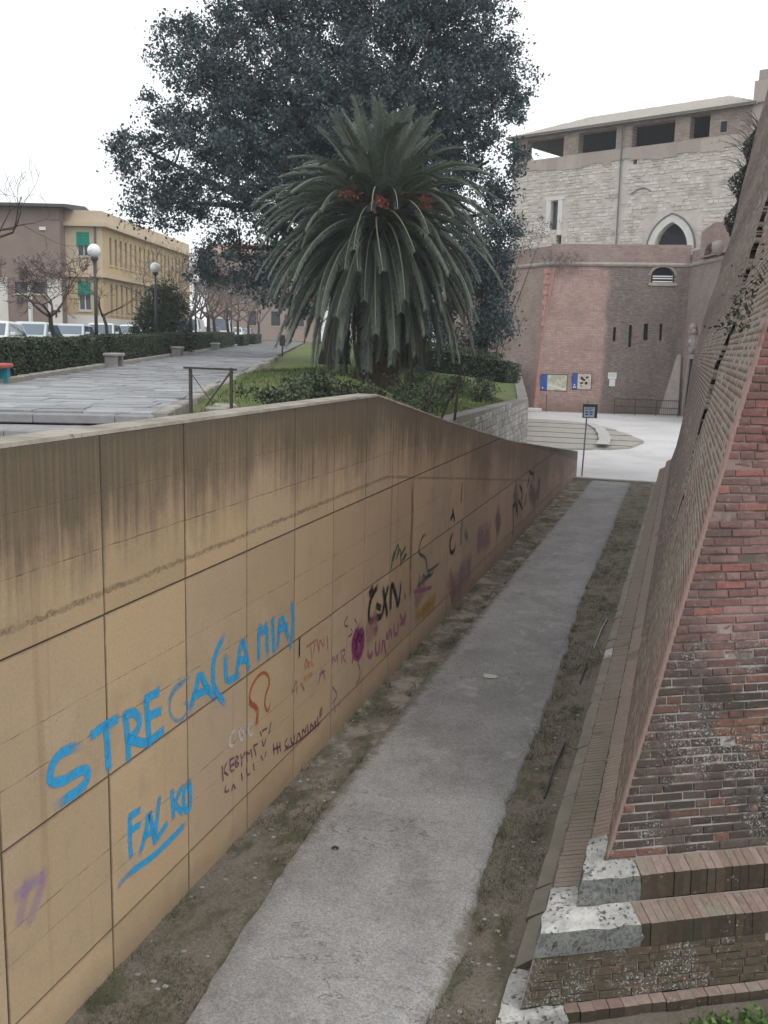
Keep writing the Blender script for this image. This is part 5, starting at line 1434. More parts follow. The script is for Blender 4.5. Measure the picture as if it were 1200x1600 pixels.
# branch reaching in at the left edge from a tree that stands outside the view
rnd = random.Random(2)
o_ = thing('bare_tree', 'leafless tree reaching bare branches across the brown building at the left edge', 'tree', tuple(PS(20.3, -7.2)))
b = MB(); q = PS(16.8, -7.6); b.tube([q, q+Vector((0, 0, 2.6)), q+Vector((.1, .1, 4.7))], [.16, .13, .1], 8); b.build('trunk', M_BARK, o_)
b = MB()
for dz, dr in ((4.1, (.8, .4, .25)), (3.7, (.85, .35, .1)), (4.6, (-.6, .6, .4))):
    branch(b, q+Vector((.1, .1, dz)), dr, 1.5, .06, 4, rnd, .5, 2)
b.build('crown', M_TWIG, o_)

# ---- the big holm oak
ok = thing('holm_oak', 'huge dark evergreen oak towering behind the palm', 'tree', (-16.5, 44, 3.9))
BL = [(-21.2, 40.8, 17.1, 2.76), (-19.4, 42.8, 18.9, 3.13), (-16.5, 45.1, 20.2, 3.5), (-13.1, 45.1, 19.7, 3.45), (-10.5, 45.8, 18.3, 2.66), (-8.7, 45.2, 16.2, 1.38), (-21.5, 39.5, 14.7, 2.4), (-23.2, 38.6, 12.8, 1.8), (-24.1, 38, 12.7, .9), (-22.6, 38.9, 10.7, 1.95), (-19.8, 39.3, 12.2, 3.2), (-17.8, 41.3, 14.9, 3.9), (-14.7, 43.6, 16.1, 4), (-11.3, 44.6, 15.3, 3.07), (-9.4, 45, 13.1, 2), (-20, 40.3, 8.9, 1.95), (-18.9, 41.9, 7.5, 1.7), (-21.5, 40.6, 7.9, 1.07), (-8.9, 45.1, 10.9, 1.2), (-9.3, 46.1, 8.1, 1.3), (-16.8, 42.8, 11.6, 3.7), (-12.9, 44.2, 11.7, 3.4), (-11.1, 44.6, 8.9, 2.8), (-17.7, 43.5, 8.2, 2.8), (-22.4, 40.2, 18.2, 1.23), (-8.1, 45.3, 15.1, .77), (-20.3, 43.5, 21.9, 3.5), (-16, 45.3, 23, 4.2), (-12, 46.5, 22, 3.2), (-15, 48, 14, 4.5), (-19, 46, 15, 4), (-12, 48.5, 17, 3.6), (-13.5, 46, 7.5, 2.5), (-11.8, 45.6, 5.8, 1.6), (-14.5, 46.5, 5.4, 1.6), (-18.2, 43.5, 10, 2.6), (-16.2, 44.5, 13.5, 3.2)]
def crown_points(BL, dens, cl, per, seed, fill=2.4, flat=.8, gap=False):
    r = np.random.default_rng(seed); P = []; O = []
    for x, y, z, R_ in BL:
        n = max(4, int(dens*R_**2.3))
        for _ in range(n):
            d = unit(r.normal(size=3)); q = np.array([x, y, z])+d*R_*r.random()**(1/fill)*np.array([1, 1, .92])
            if gap and vnoise(q[0]*1.0, q[2]*1.15, .55, 3)+.35*vnoise(q[0], q[2], 1.7, 5) < -.34-.25*r.random(): continue
            k = int(per*r.uniform(.5, 1.3)); s = cl*r.uniform(.6, 1.35)
            e = r.normal(size=(k, 3))*np.array([s, s, s*flat])*.55
            P.append(q+e); O.append(np.repeat(d[None], k, 0)*.5+np.array([0, 0, .25]))
    return np.concatenate(P), np.concatenate(O)
P, O = crown_points([(x, y, z, R_*.92) for x, y, z, R_ in BL], 10.2, .47, 100, 1, gap=True)
leaf_mesh('crown', P, .15, M_OAK, ok, aspect=.6, out=O, seed=2, jitter=1.0)
b = MB(); base = Vector((-16.5, 44.2, 3.6)); fork = Vector((-16.1, 44.4, 8.0))
b.tube([base, base+Vector((.1, .05, 1.2)), base+Vector((.25, .1, 2.8)), fork], [.85, .62, .55, .5], 12); b.build('trunk', M_BARK, ok, smooth=True)
rnd = random.Random(4)
for x, y, z, R_ in BL:
    if R_ < 1.2: continue
    b = MB(); e = Vector((x, y, z)); m1 = fork.lerp(e, .45)+Vector((0, 0, 1.0+rnd.gauss(0, .4)))
    b.tube([fork-Vector((0, 0, .5)), m1, e], [.26, .17, .06], 6, caps=False)
    for k in range(5): branch(b, m1.lerp(e, rnd.uniform(.3, .95)), (rnd.gauss(0, 1), rnd.gauss(0, 1), rnd.gauss(.3, .6)), R_*.55, .06, 1, rnd, .6, 2)
    b.build('limb', M_BARK, ok)
# dark evergreen to the right of the palm, and the thin shrub by the castle
M_SHRUB2 = leafmat('greyish_leaf', (.07, .078, .065), (.13, .135, .115), .7, .2)
def bushy(name, label, cat, blobs, leaf, mat_, base, dens=9, cl=.3, per=45, seed=1, stem_r=.06, group=None, aspect=.55):
    t_ = thing(name, label, cat, base, group=group)
    P, O = crown_points(blobs, dens, cl, per, seed)
    leaf_mesh('foliage', P, leaf, mat_, t_, aspect=aspect, out=O, seed=seed+1)
    b = MB(); rn = random.Random(seed)
    for x, y, z, R_ in blobs:
        b.tube([(base[0]+rn.gauss(0, .1), base[1]+rn.gauss(0, .1), base[2]-.15), ((x+base[0])/2, (y+base[1])/2, (z+base[2])/2), (x, y, z+R_*.4)], [stem_r, stem_r*.7, stem_r*.3], 5)
    tag(b.build('stems', M_BARK, t_), kind='stuff')
    return t_
bushy('evergreen_tree', 'dark drooping evergreen between the palm and the castle corner', 'tree', [(-9.3, 46.1, 5.9, 1.25), (-9.2, 46.1, 7.2, 1.1), (-9.9, 46.5, 5.0, .9), (-9.7, 45.8, 8.6, 1.4), (-9.0, 46.4, 10, 1.1)], .15, M_OAK, (-9.7, 46.3, 3.2), 26, .45, 55, 31, .12, aspect=.6)
rnd = random.Random(9)
bushy('sparse_tree', 'thin grey green small tree in front of the castle corner and keep', 'tree', [(-9.8, 58.8, 11.8, 1.0), (-9.0, 59.2, 11.2, .9), (-10.4, 58.6, 10.8, 1.0), (-8.6, 59.3, 12.3, .6), (-10.6, 58.5, 9.4, .9), (-10.9, 58.4, 8.0, .8)], .11, M_SHRUB2, (-11.4, 58.2, 3.9), 11, .32, 24, 71, .022)
# ---- the palm
pc = Vector((-9.25, 28.55, 8.75))
pm = thing('date_palm', 'big feathery date palm with drooping skirt and orange fruit stalks on the mound', 'palm tree', (-9.25, 28.55, 3.9))
b = MB(); rnd = random.Random(3); loops = []
for z, r in ((3.5, .75), (4.2, .58), (5.5, .5), (7, .5), (8, .6), (8.7, .62), (9.2, .35)):
    loops.append([(pc.x+math.cos(a)*r*rnd.uniform(.92, 1.1), pc.y+math.sin(a)*r*rnd.uniform(.92, 1.1), z) for a in np.linspace(0, 2*math.pi, 17)[:-1]])
b.loft(loops); b.build('trunk', M_TRUNK, pm)
b = MB()
for i in range(230):     # diamond leaf bases on the trunk
    z = 4.0+4.9*i/230; a = i*2.399963; rr = .52+(.12 if z > 7.8 else 0)
    c = Vector((pc.x+math.cos(a)*rr, pc.y+math.sin(a)*rr, z)); o = Vector((math.cos(a), math.sin(a), .5)).normalized()
    t2 = Vector((-math.sin(a), math.cos(a), 0)); u2 = o.cross(t2)
    b.loft([[c-t2*.11, c-u2*.1, c+t2*.11, c+u2*.1], [c+o*.1-t2*.06, c+o*.1-u2*.03, c+o*.1+t2*.06, c+o*.1+u2*.05]])
tag(b.build('leaf_bases', M_TRUNK, pm), kind='stuff')
def frond_mesh(L, e0, droop, pw, seed, old=False):
    """one feather frond in its own x-z plane, base at the origin, growing towards +x"""
    rn = random.Random(seed); N = 22; pts = [Vector((0, 0, 0))]; dirs = []
    side = rn.gauss(0, .10)
    for i in range(N):
        f = (i+.5)/N; e = rad(e0-droop*f**pw); d = Vector((math.cos(e), side*f*.6, math.sin(e))).normalized(); dirs.append(d)
        pts.append(pts[-1]+d*L/N)
    dirs.append(dirs[-1])
    rb2 = MB(); rb2.tube(pts, [.042*(1-.85*i/N)+.006 for i in range(N+1)], 5, m=1, caps=False)
    nl = 86
    for i in range(nl):
        f = .07+.93*i/nl; k = f*N; j = min(int(k), N-1); p = pts[j].lerp(pts[j+1], k-j); d = dirs[j]
        y = Vector((0, 1, 0)); y = (y-d*y.dot(d)).normalized(); n = d.cross(y)
        if n.z < 0 and abs(d.z) < .9: n = -n
        ll = .50*min(1, f/.18)**.6*(1-.55*max(0, f-.45)/.55)
        for sg in (-1, 1):
            for rep in range(2):
                v = (.34 if rep else .12)*rn.uniform(.6, 1.3)
                dr = (d*rn.uniform(.75, 1.0)+y*sg*rn.uniform(.62, .85)+n*v).normalized()
                dr2 = (dr+Vector((0, 0, -.35 if not old else -.8))).normalized()
                l2 = ll*rn.uniform(.8, 1.15); w = .0165
                q0 = p+d*rn.uniform(-.01, .02); q1 = q0+dr*l2*.55; q2 = q1+dr2*l2*.45
                wv = (d*.8+n*.5).normalized()*w
                rb2.poly([q0-wv*.6, q1-wv, q1+wv, q0+wv*.6]); rb2.poly([q1-wv, q2, q1+wv])
    return rb2.mesh('frond', [M_FROND2 if old else M_FROND, M_RACH])
FV = {}
def fv(e):
    if e > 62: return ('up', 2.65, e, 22, 1.3)
    if e > 40: return ('hi', 3.2, e, 70, 1.3)
    if e > 15: return ('mid', 3.65, e, 84, 1.2)
    if e > -12: return ('low', 3.95, e, 72, .95)
    return ('hang', 4.25, e, 48, .75)
NFR = 245; loc0 = Vector(LOC[pm.name])
for i in range(NFR):
    f = (i+.5)/NFR; e = 88-f**.80*150; a = i*2.399963+random.gauss(0, .08)
    k_, L, ee, dr, pw = fv(e+random.gauss(0, 2))
    eb = round(ee/8)*8; v = random.randint(0, 2)
    key = (k_, eb, v)
    if key not in FV: FV[key] = frond_mesh(L, eb, dr, pw, hash(key) % 997, old=(k_ == 'hang' and v >= 1 and eb < -42))
    o = link('frond', FV[key], pm)
    rr = .28 if e > 50 else .4
    zz = 9.15-.010*(88-e)
    o.location = Vector((pc.x+math.cos(a)*rr, pc.y+math.sin(a)*rr, zz))-loc0
    sc = random.uniform(.86, 1.06); o.scale = (sc, sc, sc)
    o.rotation_euler = (random.gauss(0, .1), 0, a)
# fruit stalks, each a spray of orange strands
R3i = np.array(CAM_ROT)
for (dx, dz) in ((-.72, .30), (.02, .02), (1.15, .06)):
    tocam = Vector((.30, -.94, 0)); rt = Vector((.95, .30, 0))
    c = pc+tocam*1.25+rt*dx*1.1+Vector((0, 0, dz))
    b = MB(); rn = random.Random(int(dx*100))
    root = pc+tocam*.3+Vector((0, 0, .2))
    b.tube([root, root.lerp(c, .6)+Vector((0, 0, .25)), c+Vector((0, 0, .2))], [.04, .03, .025], 5)
    for k in range(46):
        d = Vector((rn.gauss(0, .13), rn.gauss(0, .13), rn.uniform(-.26, .14))); e = c+d
        b.tube([c+Vector((0, 0, .2)), e], [.010, .006], 3)
        for q in range(2): b.box(e+Vector((rn.gauss(0, .045), rn.gauss(0, .045), rn.gauss(0, .045))), (.035, .035, .045))
    b.build('fruit_stalk', M_FRUIT, pm)

# ---- clipped hedges along the walk
def hedge(s0, s1, t0, t1, h, label, seed):
    c = PS((s0+s1)/2, (t0+t1)/2); t_ = thing('hedge', label, 'hedge', tuple(c), group='clipped hedges along the paved walk')
    b = MB(); i_ = .12
    b.loft([[PS(s, t, z) for s, t in ((s0+i_, t0+i_), (s1-i_, t0+i_), (s1-i_, t1-i_), (s0+i_, t1-i_))] for z in (-.1, h-.12)])
    b.build('stems', M_CORE, t_)
    r = np.random.default_rng(seed); n = int(420*((s1-s0)*(t1-t0)+2*h*(s1-s0)+2*h*(t1-t0))*min(1, 26/max(s0, 12)))
    k = r.random(n); S__ = s0+(s1-s0)*r.random(n); T_ = t0+(t1-t0)*r.random(n); Z_ = h*r.random(n)**.8
    face = r.random(n)
    Z_ = np.where(face < .36, h-abs(r.normal(size=n))*.07, Z_); T_ = np.where((face >= .36) & (face < .8), t1-abs(r.normal(size=n))*.08, T_)
    S__ = np.where(face > .86, s0+abs(r.normal(size=n))*.08, S__)
    lump = np.array([vnoise(a, q, 1.4, seed) for a, q in zip(S__, T_)])
    Z_ = Z_+.05*lump; T_ = T_+.06*np.array([vnoise(a, q, 1.9, seed+4) for a, q in zip(S__, Z_)])
    P = P0[None]+S__[:, None]*U[None]+T_[:, None]*Wd[None]
    P = np.concatenate([P, (3.5+.014*S__+Z_)[:, None]], 1)
    leaf_mesh('leaves', P, .085, M_HEDGE, t_, aspect=.6, seed=seed)
hedge(7.9, 19.0, -5.0, -3.75, 1.0, 'nearest long clipped dark hedge in front of the parked cars', 1)
hedge(4.0, 7.6, -9.5, -7.6, 1.0, 'clipped hedge at the left edge behind the red and teal bench', 2)
hedge(19.9, 31.0, -4.9, -3.65, 1.05, 'second clipped hedge, behind the nearest stone bench', 3)
hedge(32.6, 46, -4.8, -3.5, 1.1, 'third clipped hedge, in front of the white van', 4)
hedge(47.5, 62, -4.7, -3.3, 1.1, 'fourth clipped hedge, farthest of the long ones', 5)
hedge(65, 71, -3.9, -2.9, .9, 'small round-ended clipped hedge at the far end of the row', 6)
hedge(76, 84, -3.7, -2.7, .9, 'last small hedge where the walk disappears', 7)
# kerb stones along the hedge bed
kb = thing('bed_kerb', 'worn concrete kerb edging the hedge bed along the walk', 'kerb', tuple(PS(8, -3.5)))
s = 7.5
rk = random.Random(2)
while s < 66:
    ln = rk.uniform(.9, 1.3)
    if not (17.6 < s < 18.6 or 31.3 < s < 32.2 or 46 < s < 47):
        c = PS(s+ln/2, -3.52+.02*rk.random()); b = MB(); b.box((c.x, c.y, c.z+.04), (.2, ln-.015, .22), ax=((Wd[0], Wd[1], 0), (U[0], U[1], 0), (0, 0, 1)), ch=.02); b.build('kerb_stone', M_KERB, kb)
    s += ln
for t in np.arange(-8.5, -3.6, 1.0):
    c = PS(7.55, t+.5); b = MB(); b.box((c.x, c.y, c.z+.03), (.985, .2, .2), ax=((Wd[0], Wd[1], 0), (U[0], U[1], 0), (0, 0, 1)), ch=.02); b.build('kerb_stone', M_KERB, kb)
# evergreen clump round the second lamp
q = PS(37.5, -4.9)
bushy('evergreen_bush', 'tall loose evergreen bush hiding the foot of the second lamp post', 'bush', [(q.x+dx, q.y+dy, q.z+dz, R_) for dx, dy, dz, R_ in ((-1.0, 0, 1.4, .8), (-.2, .3, 1.2, .9), (.7, 0, 1.6, .9), (0, .2, 2.4, .8), (-.8, .1, 2.3, .65), (.8, .1, 2.6, .7), (.2, 0, 3.3, .55), (-.5, .2, 3.2, .5), (1.2, .3, .9, .7), (-1.4, .1, .8, .6))], .13, M_SHRUB, tuple(q), 95, .3, 30, 41, .05)
# shrubs behind the wall and on the mound
def shrub(x, y, z, R_, label, seed, mat_=None, flat=.7, group=None, name='shrub'):
    rn = random.Random(seed)
    bushy(name, label, 'shrub', [(x+rn.gauss(0, R_*.35), y+rn.gauss(0, R_*.35), z+R_*flat*rn.uniform(.4, .9), R_*rn.uniform(.5, .75)) for _ in range(6)], .085, mat_ or M_SHRUB, (x, y, z), 40, .2, 30, seed, .025, group)
shrub(-6.85, 15.6, 3.5, .6, 'dense dark clipped shrub just behind the wall at its left', 51, M_HEDGE)
shrub(-7.1, 17.6, 3.5, .62, 'straggly shrub in the middle behind the wall crest', 52)
shrub(-6.7, 18.4, 3.5, .6, 'low leafy shrub behind the wall crest below the palm', 53)
shrub(-6.3, 19.6, 3.35, .5, 'low shrub behind the highest point of the wall', 54)
shrub(-7.6, 19.5, 3.6, .5, 'small shrub on the grass below the palm skirt', 55)
shrub(-6.3, 23.8, 3.2, .55, 'straggly shrub among the leaning stakes', 56)
shrub(-7.5, 26.5, 3.4, .6, 'broad shrub right of the leaning stakes', 57)
shrub(-7.4, 35.0, 2.9, .75, 'rounded dark shrub at the right end of the mound', 58, M_HEDGE)
shrub(-7.9, 33.0, 3.1, .6, 'greyish low shrub near the right end of the mound', 59)
def lowhedge(p, q, h, w, label, seed):
    p, q = np.array(p), np.array(q); L = np.linalg.norm(q[:2]-p[:2]); t_ = thing('hedge', label, 'hedge', tuple((p+q)/2))
    r = np.random.default_rng(seed); n = int(900*L); f = r.random(n); d = (q-p)/L; nn_ = np.array([d[1], -d[0], 0])
    P = p+np.outer(f, q-p)+np.outer((r.random(n)-.5)*w, nn_)+np.outer(h*r.random(n)**.7, [0, 0, 1])
    leaf_mesh('leaves', P, .11, M_HEDGE, t_, seed=seed)
    b = MB(); b.bar(p+np.array([0, 0, h*.35]), q+np.array([0, 0, h*.35]), w*.6, h*.7); b.build('stems', M_CORE, t_)
lowhedge((-10.3, 38.5, 3.75), (-7.9, 41.5, 3.35), 1.15, 1.1, 'low dark hedge on the grass right of the palm', 61)
lowhedge((-7.9, 41.5, 3.3), (-8.0, 45.5, 3.1), .9, .9, 'low hedge along the right brow of the mound', 62)
bushy('laurel_bush', 'dense dark bush between the palm trunk and the drooping evergreen', 'bush', [(-11.6, 42.6, 4.4, .9), (-11.2, 42.9, 5.3, .9), (-12.2, 42.3, 5.0, .9), (-11.6, 42.6, 6.2, .7), (-12.4, 42.8, 4.2, .8)], .13, M_OAK, (-11.6, 42.6, 3.7), 60, .35, 34, 81, .04)
# grass on the mound
r = np.random.default_rng(8); n = 26000
X = -4.3-9.5*r.random(n)**1.1; Y = 13.5+31*r.random(n)
keep = []
for x, y in zip(X, Y):
    t = (x-P0[0])*Wd[0]+(y-P0[1])*Wd[1]; s = (x-P0[0])*U[0]+(y-P0[1])*U[1]
    if t > 1.7 and x < xr_(y)-.3 and s > .5 and vnoise(x, y, .7, 2) > -.55: keep.append((x, y, terr(x, y)-.01))
tag(blades('mound_grass', np.array(keep), .13, .02, M_GRASS, seed=3), 'thin winter grass covering the mound around the palm', 'grass', kind='stuff')
n = 7000; keep = []
for x, y in zip(-7.5-7*r.random(n), 30+16*r.random(n)):
    if x < xr_(y)-.5 and (x-P0[0])*Wd[0]+(y-P0[1])*Wd[1] > 1.8: keep.append((x, y, terr(x, y)-.01))
tag(blades('bright_grass', np.array(keep), .16, .03, M_GRASSB, seed=4), 'brighter green grass on the far side of the mound', 'grass', kind='stuff')
M_GRASS2 = leafmat('short_mossy_grass', (.045, .055, .025), (.115, .115, .06), .8, .1)
# grass, moss and litter along the corridor
keep = []; n = 150000
for x, y, q in zip(-3.8+3.0*r.random(n), 1.8+r.random(n)**1.5*26, r.random(n)):
    if pl_left(y)-.02 < x < pl_right(y)+.02: continue
    g_ = vnoise(x, y, 1.6, 6)+.5*vnoise(x, y, 4.5, 2)
    lim = .12 if x < -2 else -.12
    if x < -2 and y > 10: lim = .5
    if x > -1.05: lim = .3
    if g_ > lim: keep.append((x, y, soil_z(x, y)-.004))
tag(blades('corridor_grass', np.array(keep), .05, .0065, M_GRASS2, seed=5, lean=.9), 'sparse short grass and moss along both edges of the path', 'grass', kind='stuff')
keep = []
for x, y in zip(.2+4*r.random(16000), 5.2+2.4*r.random(16000)):
    if y < 6.45+(x-.2)*.5 and vnoise(x, y, 2.5, 1) > -.35: keep.append((x, y, .01))
P = np.array(keep)
tag(leaf_mesh('weed_leaves', P+np.array([0, 0, 1])*r.random((len(P), 1))*.09, .045, M_GRASSB, aspect=.7, seed=9), 'bright green weeds at the foot of the near brick face', 'weeds', kind='stuff')
P = []
for _ in range(420):
    y = 3+r.random()**1.4*24; x = -3.75+2.95*r.random()
    inp = pl_left(y) < x < pl_right(y)
    if inp and r.random() < .86: continue
    P.append((x, y, (.066 if inp else soil_z(x, y)+.008)))
tag(leaf_mesh('litter', np.array(P), .020, M_DRY, aspect=.7, seed=12), 'small pale leaves and litter scattered on the soil', 'litter', kind='stuff')
keep = []
for _ in range(150):
    y = 3.5+r.random()**1.3*20; left = r.random() < .5
    x = (pl_left(y)-.08*abs(r.normal()) if r.random() < .6 else -3.77+.06*abs(r.normal())) if left else (pl_right(y)+.06*abs(r.normal()) if r.random() < .5 else -1.15+.12*r.normal())
    for q in range(int(r.uniform(10, 40))): keep.append((x+.035*r.normal(), y+.05*r.normal(), soil_z(x, y)-.005))
tag(blades('grass_tufts', np.array(keep), .10, .007, M_GRASS2, seed=15, lean=.9), 'small grass tufts along the edges of the path and the wall foot', 'grass', kind='stuff')
def pebbles(n, seed):
    rn = np.random.default_rng(seed); b = MB()
    for _ in range(n):
        y = 4+rn.random()**1.3*24; left = rn.random() < .5
        x = (-3.75+.6*rn.random()) if left else (-1.35+.4*rn.random()); s = rn.uniform(.006, .022)
        b.box((x, y, soil_z(x, y)+s*.3), (s*2, s*1.5, s), ch=s*.3)
    return b
tag(pebbles(420, 3).build('pebbles', M_MASON), 'small stones lying on the soil beside the path', 'gravel', kind='stuff')
M_DRYW = simple('dirty_white_scrap', (.46, .45, .43), .9, .1, .3, 12)
# a few dead sticks and pipes on the right strip
for i, (pts, lab) in enumerate((([(-1.13, 9.55, .05), (-1.12, 10.2, .12), (-1.10, 11.05, .07)], 'long black hose end lying in the right grass strip'), ([(-1.13, 15.0, .05), (-1.1, 16.0, .09), (-1.07, 16.8, .06)], 'thin grey rod lying by the foot of the brick bastion far along the strip'), ([(-1.16, 13.2, .05), (-1.14, 14.1, .09)], 'short dark stick beside the brick kerb in the grass strip'))):
    b = MB(); b.tube(pts, .013 if i == 0 else .009, 6); tag(b.build('stick', [M_BLACK, M_GALV, M_BARK][i]), lab, 'stick')
b = MB(); c = (-2.42, 13.05, .062); b.loft([[(c[0]+math.cos(a)*.11*rr*(1+.25*math.sin(a*3+1)), c[1]+math.sin(a)*.10*rr*(1+.3*math.cos(a*2)), c[2]+dz) for a in np.linspace(0, 6.283, 11)[:-1]] for rr, dz in ((1, 0), (.9, .012), (.3, .02))])
tag(b.build('white_scrap', M_DRYW), 'flat white scrap lying on the middle of the path', 'scrap')
b = MB(); b.tube([(-2.86, 7.8, .07), (-2.83, 7.82, .08), (-2.8, 7.81, .07)], .012, 5); tag(b.build('twig', M_BARK), 'short dark twig on the near left part of the path', 'twig')

# ivy and plants on the bastion
def cf_pts(n, yr, zr, seed, dens):
    r = np.random.default_rng(seed); P = []
    for _ in range(n):
        y, z = r.uniform(*yr), r.uniform(*zr)
        if vnoise(y*1.6, z*1.9, 1.3, seed) > dens:
            p = CF(y, z); P.append((p[0]-.06-abs(r.normal())*.10, p[1], p[2]))
    return np.array(P)
t_ = thing('creeping_plant', 'sparse dark creeper clinging to the long face near the salient edge', 'creeper', tuple(CF(10, 5.5)))
leaf_mesh('leaves', cf_pts(800, (8.8, 11.5), (4.9, 5.75), 5, .3), .05, M_SHRUB, t_, seed=3)
b = MB(); rnd = random.Random(6)
for k in range(10):
    p = Vector(CF(rnd.uniform(9, 11.3), rnd.uniform(4.9, 5.6))); b.tube([p+Vector((.02, 0, 0)), p+Vector((-.03, .1, .1)), p+Vector((-.04, .2, .12))], [.005, .004, .002], 3)
b.build('stem', M_BARK, t_)
def CE(z, dx=0): return np.array([np.interp(z, FZ, FX)+dx, FY-.1, z])
t_ = thing('hanging_ivy', 'dark ivy hanging over the far edge of the brick bastion', 'ivy', tuple(CE(10)))
r = np.random.default_rng(6); P = []
for _ in range(2300):
    z = r.uniform(8.6, 12.0); w = (.30+.22*math.sin(z*5))*math.sin((z-8.4)/3.7*math.pi)**.6
    P.append(CE(z, -r.random()**1.5*w)+np.array([0, r.normal()*.15, 0]))
leaf_mesh('leaves', np.array(P), .10, M_SHRUB2, t_, seed=5)
b = MB()
for k in range(8): branch(b, CE(8.8+k*.3), (-.8, 0, .6), .3, .010, 1, rnd, .6, 2)
b.build('stem', M_BARK, t_)
t_ = thing('dry_grass_tuft', 'feathery dry grass tuft growing on the far bastion edge above the ivy', 'grass tuft', tuple(CE(11.5)))
b = MB()
for k in range(60):
    p = Vector(CE(rnd.uniform(9.8, 12.2), .05)); d = Vector((-rnd.uniform(.2, 1), rnd.gauss(0, .3), rnd.uniform(.3, 1.2))).normalized(); L = rnd.uniform(.5, 1.3)
    b.tube([p, p+d*L*.6, p+d*L+Vector((-.1, 0, -.12))], [.011, .008, .003], 3)
b.build('blades', M_TWIG2, t_)
t_ = thing('cordon_weeds', 'grey weeds sprouting from the cordon of the castle bastion', 'weeds', f_front(1.2, 11.2))
b = MB()
for k in range(120):
    s = rnd.choice((.6, 1.7, 2.6))+rnd.gauss(0, .35); p = Vector(f_front(s, 11.2+rnd.gauss(.2, .35), -.2)); d = Vector((rnd.gauss(0, .6), -.5, rnd.gauss(.0, .8))).normalized()
    b.tube([p, p+d*rnd.uniform(.3, .8)], [.02, .006], 3)
b.build('blades', M_TWIG2, t_)
# twigs entering at the upper right corner, from a tree standing on top of the bastion
t_ = thing('leafless_tree', 'leafless tree on top of the bastion showing its twig ends at the upper right corner', 'tree', (4.6, 22, TOPZ))
b = MB(); b.tube([(4.6, 22, TOPZ-.3), (4.3, 22, TOPZ+1.2), (3.6, 22, TOPZ+1.7)], [.16, .12, .07], 7); b.build('trunk', M_BARK, t_)
b = MB()
for k in range(5): branch(b, (3.6, 22+rnd.gauss(0, .1), TOPZ+1.5), (-.9, rnd.gauss(0, .2), rnd.uniform(-.15, .5)), .62, .03, 3, rnd, .5, 3)
b.build('crown', M_TWIG, t_)
# ================================================================== STREET FURNITURE
def lamp(s, t, label, h=4.35):
    c = PS(s, t); t_ = thing('street_lamp', label, 'street lamp', tuple(c), group='globe street lamps along the hedges')
    b = MB(); b.lathe(c, [(.16, 0), (.16, .12), (.12, .2), (.13, .5), (.09, .62), (.10, .68), (.075, .75)], 12); b.build('base', M_METAL, t_, smooth=True)
    b = MB(); b.lathe(c, [(.07, .7), (.06, 2), (.05, h-.62)], 10); b.build('pole', M_METAL, t_, smooth=True)
    b = MB(); b.lathe(c, [(.05, h-.66), (.11, h-.6), (.15, h-.52), (.12, h-.48), (.05, h-.46)], 12); b.build('collar', M_METAL, t_, smooth=True)
    b = MB(); b.lathe((c.x, c.y, c.z+h-.25), [(.25*math.sin(a), -.25*math.cos(a)) for a in np.linspace(.02, math.pi-.02, 14)], 20); b.build('globe', M_OPAL, t_, smooth=True)
lamp(21.4, -4.6, 'nearest globe street lamp on a black post, beside the slender bare tree')
lamp(34.1, -4.6, 'second globe street lamp rising out of the tall evergreen bush', 4.55)
lamp(48.7, -4.6, 'third globe street lamp, in front of the bare brown trees', 4.75)
lamp(72.4, -4.6, 'farthest small globe street lamp under the oak branches', 4.9)
def bench(s, t, label, top, leg, L=1.6, ang=0):
    c = PS(s, t); t_ = thing('bench', label, 'bench', tuple(c)); ax = ((U[0], U[1], 0), (-Wd[0], -Wd[1], 0), (0, 0, 1))
    b = MB(); b.box((c.x, c.y, c.z+.44), (L, .5, .11), ax, ch=.03); b.build('seat', top, t_)
    for f in (-.36, .36):
        d = c+Vector((U[0], U[1], 0))*L*f; b = MB(); b.box((d.x, d.y, d.z+.2), (.22, .4, .40), ax, ch=.015); b.build('leg', leg, t_)
bench(7.0, -3.62, 'concrete bench with red seat and teal leg at the left edge of the walk', M_RED, M_TEAL)
bench(18.1, -3.25, 'nearest grey stone bench, between the first and second hedge', M_KERB, M_MASON, 1.2)
bench(31.8, -3.2, 'second grey stone bench, between the second and third hedge', M_KERB, M_MASON, 1.2)
bench(46.5, -3.1, 'farthest grey stone bench, beside the third hedge', M_KERB, M_MASON, 1.2)
c = PS(39.8, 1.45); t_ = thing('parking_meter', 'dark meter box on a short post at the right edge of the walk', 'meter', tuple(c))
b = MB(); b.lathe(c, [(.045, -.1), (.045, .55)], 8); b.build('post', M_METAL, t_)
b = MB(); b.box((c.x, c.y, c.z+.82), (.26, .2, .6), ch=.03); b.build('meter_box', M_METAL, t_)
# iron railing with diagonal brace behind the wall
t_ = thing('iron_railing', 'rusty iron railing with two posts and a diagonal brace behind the wall', 'railing', (-7.9, 14.3, 3.3))
A_, B_ = Vector((-7.88, 14.35, 3.2)), Vector((-7.46, 15.0, 3.2)); zt = 4.27
for p in (A_, B_): 
    b = MB(); b.bar(p, (p.x, p.y, zt), .045); b.build('post', M_RUST, t_)
d = (B_-A_).normalized()
b = MB(); b.bar(Vector((A_.x, A_.y, zt))-d*.12, Vector((B_.x, B_.y, zt-.03))+d*.1, .05, .035); b.build('top_rail', M_RUST, t_)
b = MB(); b.bar((B_.x, B_.y, zt-.06), A_.lerp(B_, .42)+Vector((-.1, .1, .42)), .03); b.build('brace', M_RUST, t_)
b = MB(); b.bar((A_.x, A_.y, zt-.08), A_.lerp(B_, .5)+Vector((0, 0, .5)), .010); b.build('wire', M_RUST, t_)
